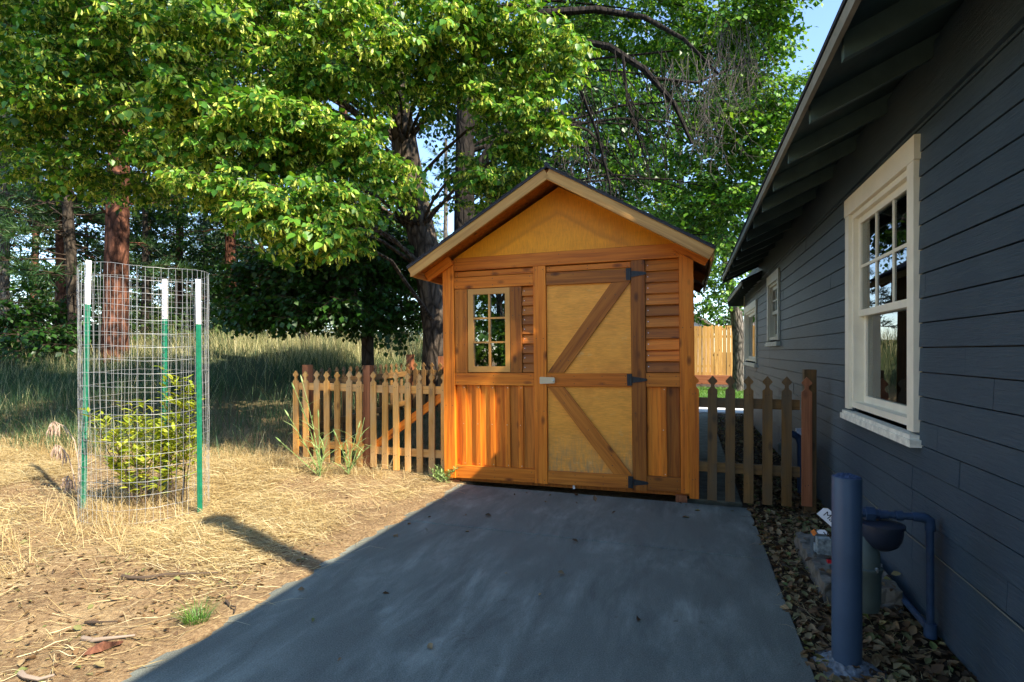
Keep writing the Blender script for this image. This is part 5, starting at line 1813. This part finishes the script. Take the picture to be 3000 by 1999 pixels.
simple_tree('broad pale tree far beyond the linden trunk', 900, 30, [(850, 560, 30, 150, 120, 3, 110), (960, 640, 30, 80, 100, 3, 60), (760, 660, 31, 120, 80, 3, 70)], LEAF_FAR, 51)
simple_tree('deep green tree far behind the shed roof', 1250, 20, [(1250, 500, 20, 130, 110, 2, 110), (1380, 380, 20, 140, 130, 2, 120), (1250, 250, 20, 150, 150, 2, 130), (1500, 540, 20, 110, 80, 2, 70), (1160, 650, 20, 100, 60, 2, 40), (1150, 420, 20, 90, 120, 2, 60)], LEAF_DARK, 52, .3)
simple_tree('tall deep green tree far behind the maple crown', 1560, 22, [(1560, 300, 22, 150, 150, 2, 140), (1620, 120, 22, 130, 120, 2, 100), (1440, 110, 22, 150, 110, 2, 110), (1660, 480, 22, 80, 90, 2, 60), (1330, 30, 22, 100, 80, 2, 50)], LEAF_DARK, 53, .3)
bt = P(1697, HY, 17.8); bt.z = -.05
leafy_tree('yard_tree', 'grey trunked tree leaning in front of the tall board fence', [(bt, .23), tp(1698, 840, 17.8, .20), tp(1697, 770, 17.8, .20), tp(1690, 715, 17.8, .19), tp(1680, 680, 17.8, .16), tp(1668, 620, 17.8, .10), tp(1660, 560, 17.8, .06)],
           [(1650, 620, 17.2, 60, 55, 1.2, 46), (1690, 660, 17.0, 40, 40, .8, 24), (1630, 690, 17.4, 36, 30, .8, 16), (1700, 590, 17.6, 50, 40, 1, 26), (1620, 560, 18, 50, 40, 1, 24)], SP_MAPLE, [LEAF_MAPLE, LEAF_MAPLE, TWIG], BARK_GREY, seed=54, limb=(.03, .008))
simple_tree('dark conifer-like trees in the distance over the board fence', 1645, 40, [(1640, 715, 40, 50, 26, 2, 30), (1690, 735, 40, 40, 20, 2, 20)], LEAF_DARK, 55, .15)
# brush along the bank
BR = [('bright green brush at the foot of the thin red-trunked pine', 600, 15.5, [(570, 770, 15.5, 70, 18, .8, 26), (650, 775, 15.8, 60, 14, .8, 16)]),
      ('dark brush heap at the left edge of the bank', 40, 14, [(30, 790, 13.5, 60, 40, 1, 40), (110, 800, 13.8, 50, 26, .8, 26)]),
      ('sunlit brush behind the left cage post', 120, 18, [(110, 735, 18, 70, 30, 1, 36), (30, 700, 18.5, 50, 45, 1, 34)]),
      ('pale brush seen through the wire cage', 330, 19, [(300, 750, 19, 80, 24, 1, 30), (420, 755, 19, 70, 20, 1, 26)]),
      ('low brush behind the dark spreading tree', 850, 17, [(760, 760, 17, 90, 20, 1, 26), (900, 755, 17, 90, 24, 1, 30)]),
      ('pale far thicket at the left edge of the sky gap', 20, 26, [(20, 640, 26, 50, 50, 2, 30), (90, 680, 26, 60, 40, 2, 30)])]
for i, (lb, px, fw, cl) in enumerate(BR):
    simple_tree(lb, px, fw, cl, LEAF_BRUSH if i in (0, 2, 3, 5) else LEAF_DARK, 60 + i, .04, SP_MAPLE, (.7, 1.1), 'bush', 'bush', limb=(.012, .004))

# trees across the street behind the viewer: seen only mirrored in the window panes
def street_tree(label, x, y, h, r, n, seed, leafm):
    rng = np.random.default_rng(seed); rr = random.Random(seed)
    base = Vector((x, y, -.1)); e = empty('street_tree', base, label, 'tree', 'trees across the street')
    tr = [Vector((.1 * math.sin(q), .1 * math.cos(2 * q), h * .8 * q / 6)) for q in range(7)]
    mb = MB(); mb.tube(tr, [.22 * (1 - .13 * q) for q in range(7)], 10)
    u = norm(rng.normal(0, 1, (n, 3))) * rng.random((n, 1)) ** .4
    pos = u * np.array([r, r, h * .42]) + np.array([x, y, h * .56])
    S = Scatter(); out = norm(u * np.array([1, 1, .3]) + rng.normal(0, .3, (n, 3)))
    Rm = frame(out, UPV + rng.normal(0, .2, (n, 3))) * rng.uniform(.8, 1.3, (n, 1, 1)); wh = rng.integers(0, len(SP_BIG), n)
    for t in range(len(SP_BIG)): S.put(SP_BIG[t], Rm[wh == t], pos[wh == t])
    for q in range(14): limb_to(mb, rr, tr[rr.randint(2, 6)], Vector(pos[q]) - base, .06, .02)
    mb.build('trunk', BARK_GREY, e, smooth=True); S.build('crown', [leafm, leafm, TWIG], e)
street_tree('bright green street tree mirrored in the shed window panes', -7.5, -11, 8.5, 3.2, 190, 71, LEAF_MAPLE)
street_tree('darker street tree mirrored beside the bright one in the shed window', -3.4, -14, 9, 3.2, 170, 72, LEAF_DARK)
street_tree('far street tree mirrored at the left of the shed window', -13, -13, 9, 3.4, 170, 73, LEAF_LINDEN)

# tree behind the house, its long bough reaching over the roof and shading the upper left of the shed front
bt = Vector((10.9, 2.8, -.1))
e = empty('boundary_tree', bt, 'tall tree behind the navy house with one bough reaching over its roof', 'tree')
mb = MB(); tr = [Vector((0, 0, 0)), Vector((.05, .1, 2.5)), Vector((0, .1, 5)), Vector((-.2, .2, 8.2)), Vector((-.6, .5, 11.2))]
mb.tube(tr, [.34, .28, .24, .18, .08], 12)
bough = Vector((6.3, 2.25, 11.2)) - bt
mb.tube([tr[3], tr[3].lerp(bough, .35) + Vector((0, 0, .5)), tr[3].lerp(bough, .7) + Vector((0, 0, .5)), bough], [.14, .10, .07, .03], 8)
rng = np.random.default_rng(81); S = Scatter()
for (c, r, n) in (((6.35, 2.25, 11.2), (1.15, .9, .85), 120), ((7.8, 2.2, 11.75), (.85, .8, .6), 90), ((9.9, 4.9, 11.6), (2.0, 2.7, 2.3), 330)):
    u = norm(rng.normal(0, 1, (n, 3))) * rng.random((n, 1)) ** .4
    pos = u * np.array(r) + np.array(c); out = norm(u * np.array([1, 1, .3]) + rng.normal(0, .3, (n, 3)))
    Rm = frame(out, UPV + rng.normal(0, .2, (n, 3))) * rng.uniform(.8, 1.2, (n, 1, 1)); wh = rng.integers(0, len(SP_MAPLE), n)
    for t in range(len(SP_MAPLE)): S.put(SP_MAPLE[t], Rm[wh == t], pos[wh == t])
mb.build('trunk', BARK_GREY, e, smooth=True); S.build('crown', [LEAF_MAPLE, LEAF_MAPLE, TWIG], e)

# low hedge across the street, mirrored low in the shed window
rng = np.random.default_rng(91)
e = empty('street_hedge', (-6.5, -9, 0), 'long low hedge mirrored low in the shed window panes', 'hedge')
S = Scatter(); n = 420
pos = np.stack([rng.uniform(-14, 0, n), rng.normal(-9, .5, n), rng.uniform(.1, 2.3, n)], -1)
Rm = frame(norm(rng.normal(0, 1, (n, 3))), UPV + rng.normal(0, .2, (n, 3))) * rng.uniform(.6, 1, (n, 1, 1)); wh = rng.integers(0, len(SP_BIG), n)
for t in range(len(SP_BIG)): S.put(SP_BIG[t], Rm[wh == t], pos[wh == t])
S.build('foliage', [LEAF_LINDEN, LEAF_LINDEN, TWIG], e)
mb = MB()
for q in range(14): mb.tube([(-7 + q, 0, -.1), (-7 + q + .1, .05, 1.6)], [.04, .02], 6)
mb.build('stem', BARK_GREY, e)
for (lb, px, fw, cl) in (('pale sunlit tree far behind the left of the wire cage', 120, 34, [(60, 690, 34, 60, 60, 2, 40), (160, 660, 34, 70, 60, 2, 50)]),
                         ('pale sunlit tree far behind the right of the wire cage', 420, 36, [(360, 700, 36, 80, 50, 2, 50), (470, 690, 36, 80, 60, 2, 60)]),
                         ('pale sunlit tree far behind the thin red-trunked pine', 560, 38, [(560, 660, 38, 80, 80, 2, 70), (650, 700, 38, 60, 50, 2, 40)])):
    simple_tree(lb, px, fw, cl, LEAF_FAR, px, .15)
# added pale house, unseen behind the viewer, bouncing sun onto the shed front
nh = empty('reflector_house', (-9.5, -4, -.1), 'pale cream house added unseen behind the viewer to bounce sunlight onto the shed', 'house')
MB().box((-6, -5, 0), (0, 4.2, 3.2)).build('wall', CREAM, nh)
MB().prism([(.5, 3.1), (-3, 5.0), (-6.5, 3.1), (-6.5, 2.95), (-3, 4.85), (.5, 2.95)], 'y', -5.4, 4.6).build('roof', SHINGLE, nh)
for y in (-3, 1.5):
    fr = MB().box((.001, y - .6, .9), (.04, y + .6, 1.0)).box((.001, y - .6, 2.2), (.04, y + .6, 2.3)).box((.001, y - .6, 1.0), (.04, y - .5, 2.2)).box((.001, y + .5, 1.0), (.04, y + .6, 2.2)).build('window', TIP_WHITE, nh)
    MB().box((.002, y - .5, 1.0), (.01, y + .5, 2.2)).build('pane', GLASS, fr)

for (lb, px, fw, cl) in (('dark broad tree filling the shade behind the thick red-barked pine', 330, 15, [(120, 180, 15, 160, 150, 1.6, 110), (330, 200, 15, 150, 150, 1.6, 110), (240, 420, 16, 140, 80, 1.4, 40), (90, 400, 16, 110, 80, 1.4, 30)]),
                         ('dark broad tree behind the middle of the linden crown', 700, 14, [(540, 180, 14, 150, 150, 1.6, 120), (740, 200, 14, 130, 150, 1.6, 110), (620, 400, 14, 130, 90, 1.4, 80), (800, 400, 13.5, 70, 90, 1.2, 50), (460, 430, 14.5, 90, 70, 1.2, 36)]),
                         ('dark tree between the linden trunk and the straight trunk', 1120, 14, [(1000, 180, 14, 90, 110, 1.4, 70), (1150, 170, 14, 100, 120, 1.4, 80), (1150, 430, 14, 50, 80, 1.0, 30)])):
    simple_tree(lb, px, fw, cl, LEAF_DARK, px + 7, .12, SP_MAPLE, (.9, 1.4), limb=(.03, .008), bark=BARK_DARK)  # dark leaf colour stands in for the shade inside the canopy

for i, (lb, px, fw, cl) in enumerate((('dark shady bush between the two left pines', 90, 15.5, [(70, 745, 15.5, 60, 40, .8, 34), (150, 770, 15.2, 50, 25, .8, 20)]),
                         ('dark shady bush right behind the thick red-barked pine', 300, 14.5, [(320, 760, 14.5, 60, 30, .8, 30), (250, 775, 14.6, 50, 20, .8, 16)]),
                         ('dark shady bush left of the thin red-trunked pine', 450, 16.5, [(440, 740, 16.5, 60, 40, .9, 36), (500, 700, 17.5, 40, 60, .9, 30)]),
                         ('tall dark thicket between the cage and the dark spreading tree', 590, 19, [(580, 660, 19, 50, 90, 1, 60), (650, 620, 19.5, 50, 80, 1, 40)]),
                         ('tall dark thicket behind the top of the wire cage', 330, 21, [(300, 640, 21, 90, 70, 1.2, 60), (410, 600, 21, 70, 70, 1.2, 50)]),
                         ('tall dark thicket at the far left behind the pines', 60, 21, [(40, 560, 21, 60, 50, 1.2, 30), (150, 640, 21, 80, 60, 1.2, 50)]))):
    simple_tree(lb, px, fw, cl, LEAF_DARK if i % 2 == 0 else LEAF_BRUSH, 160 + i, .05, SP_MAPLE, (.8, 1.2), 'bush', 'bush', limb=(.012, .004), bark=BARK_DARK)

for i, (lb, px, fw, cl) in enumerate((('dark green thicket below the far left pine', 40, 12.5, [(0, 730, 12.5, 60, 50, .8, 40), (70, 780, 12.2, 60, 30, .8, 30)]),
                         ('dark green thicket in front of the leaning dark pine', 165, 13.6, [(150, 700, 13.8, 40, 60, .6, 30), (190, 770, 13.4, 50, 30, .6, 24)]),
                         ('dark hanging evergreen mass behind the left of the cage top', 200, 18, [(190, 520, 18, 90, 90, 1.2, 70), (60, 430, 18, 90, 80, 1.2, 60), (330, 500, 18, 70, 80, 1.2, 50)]),
                         ('dark hanging evergreen mass behind the thin red-trunked pine', 470, 19, [(450, 540, 19, 100, 70, 1.2, 70), (560, 580, 19.5, 70, 60, 1.2, 40)]))):
    simple_tree(lb, px, fw, cl, LEAF_DARK, 190 + i, .06, SP_SMALL, (1.2, 1.9), 'bush', 'bush', limb=(.012, .004), bark=BARK_DARK)
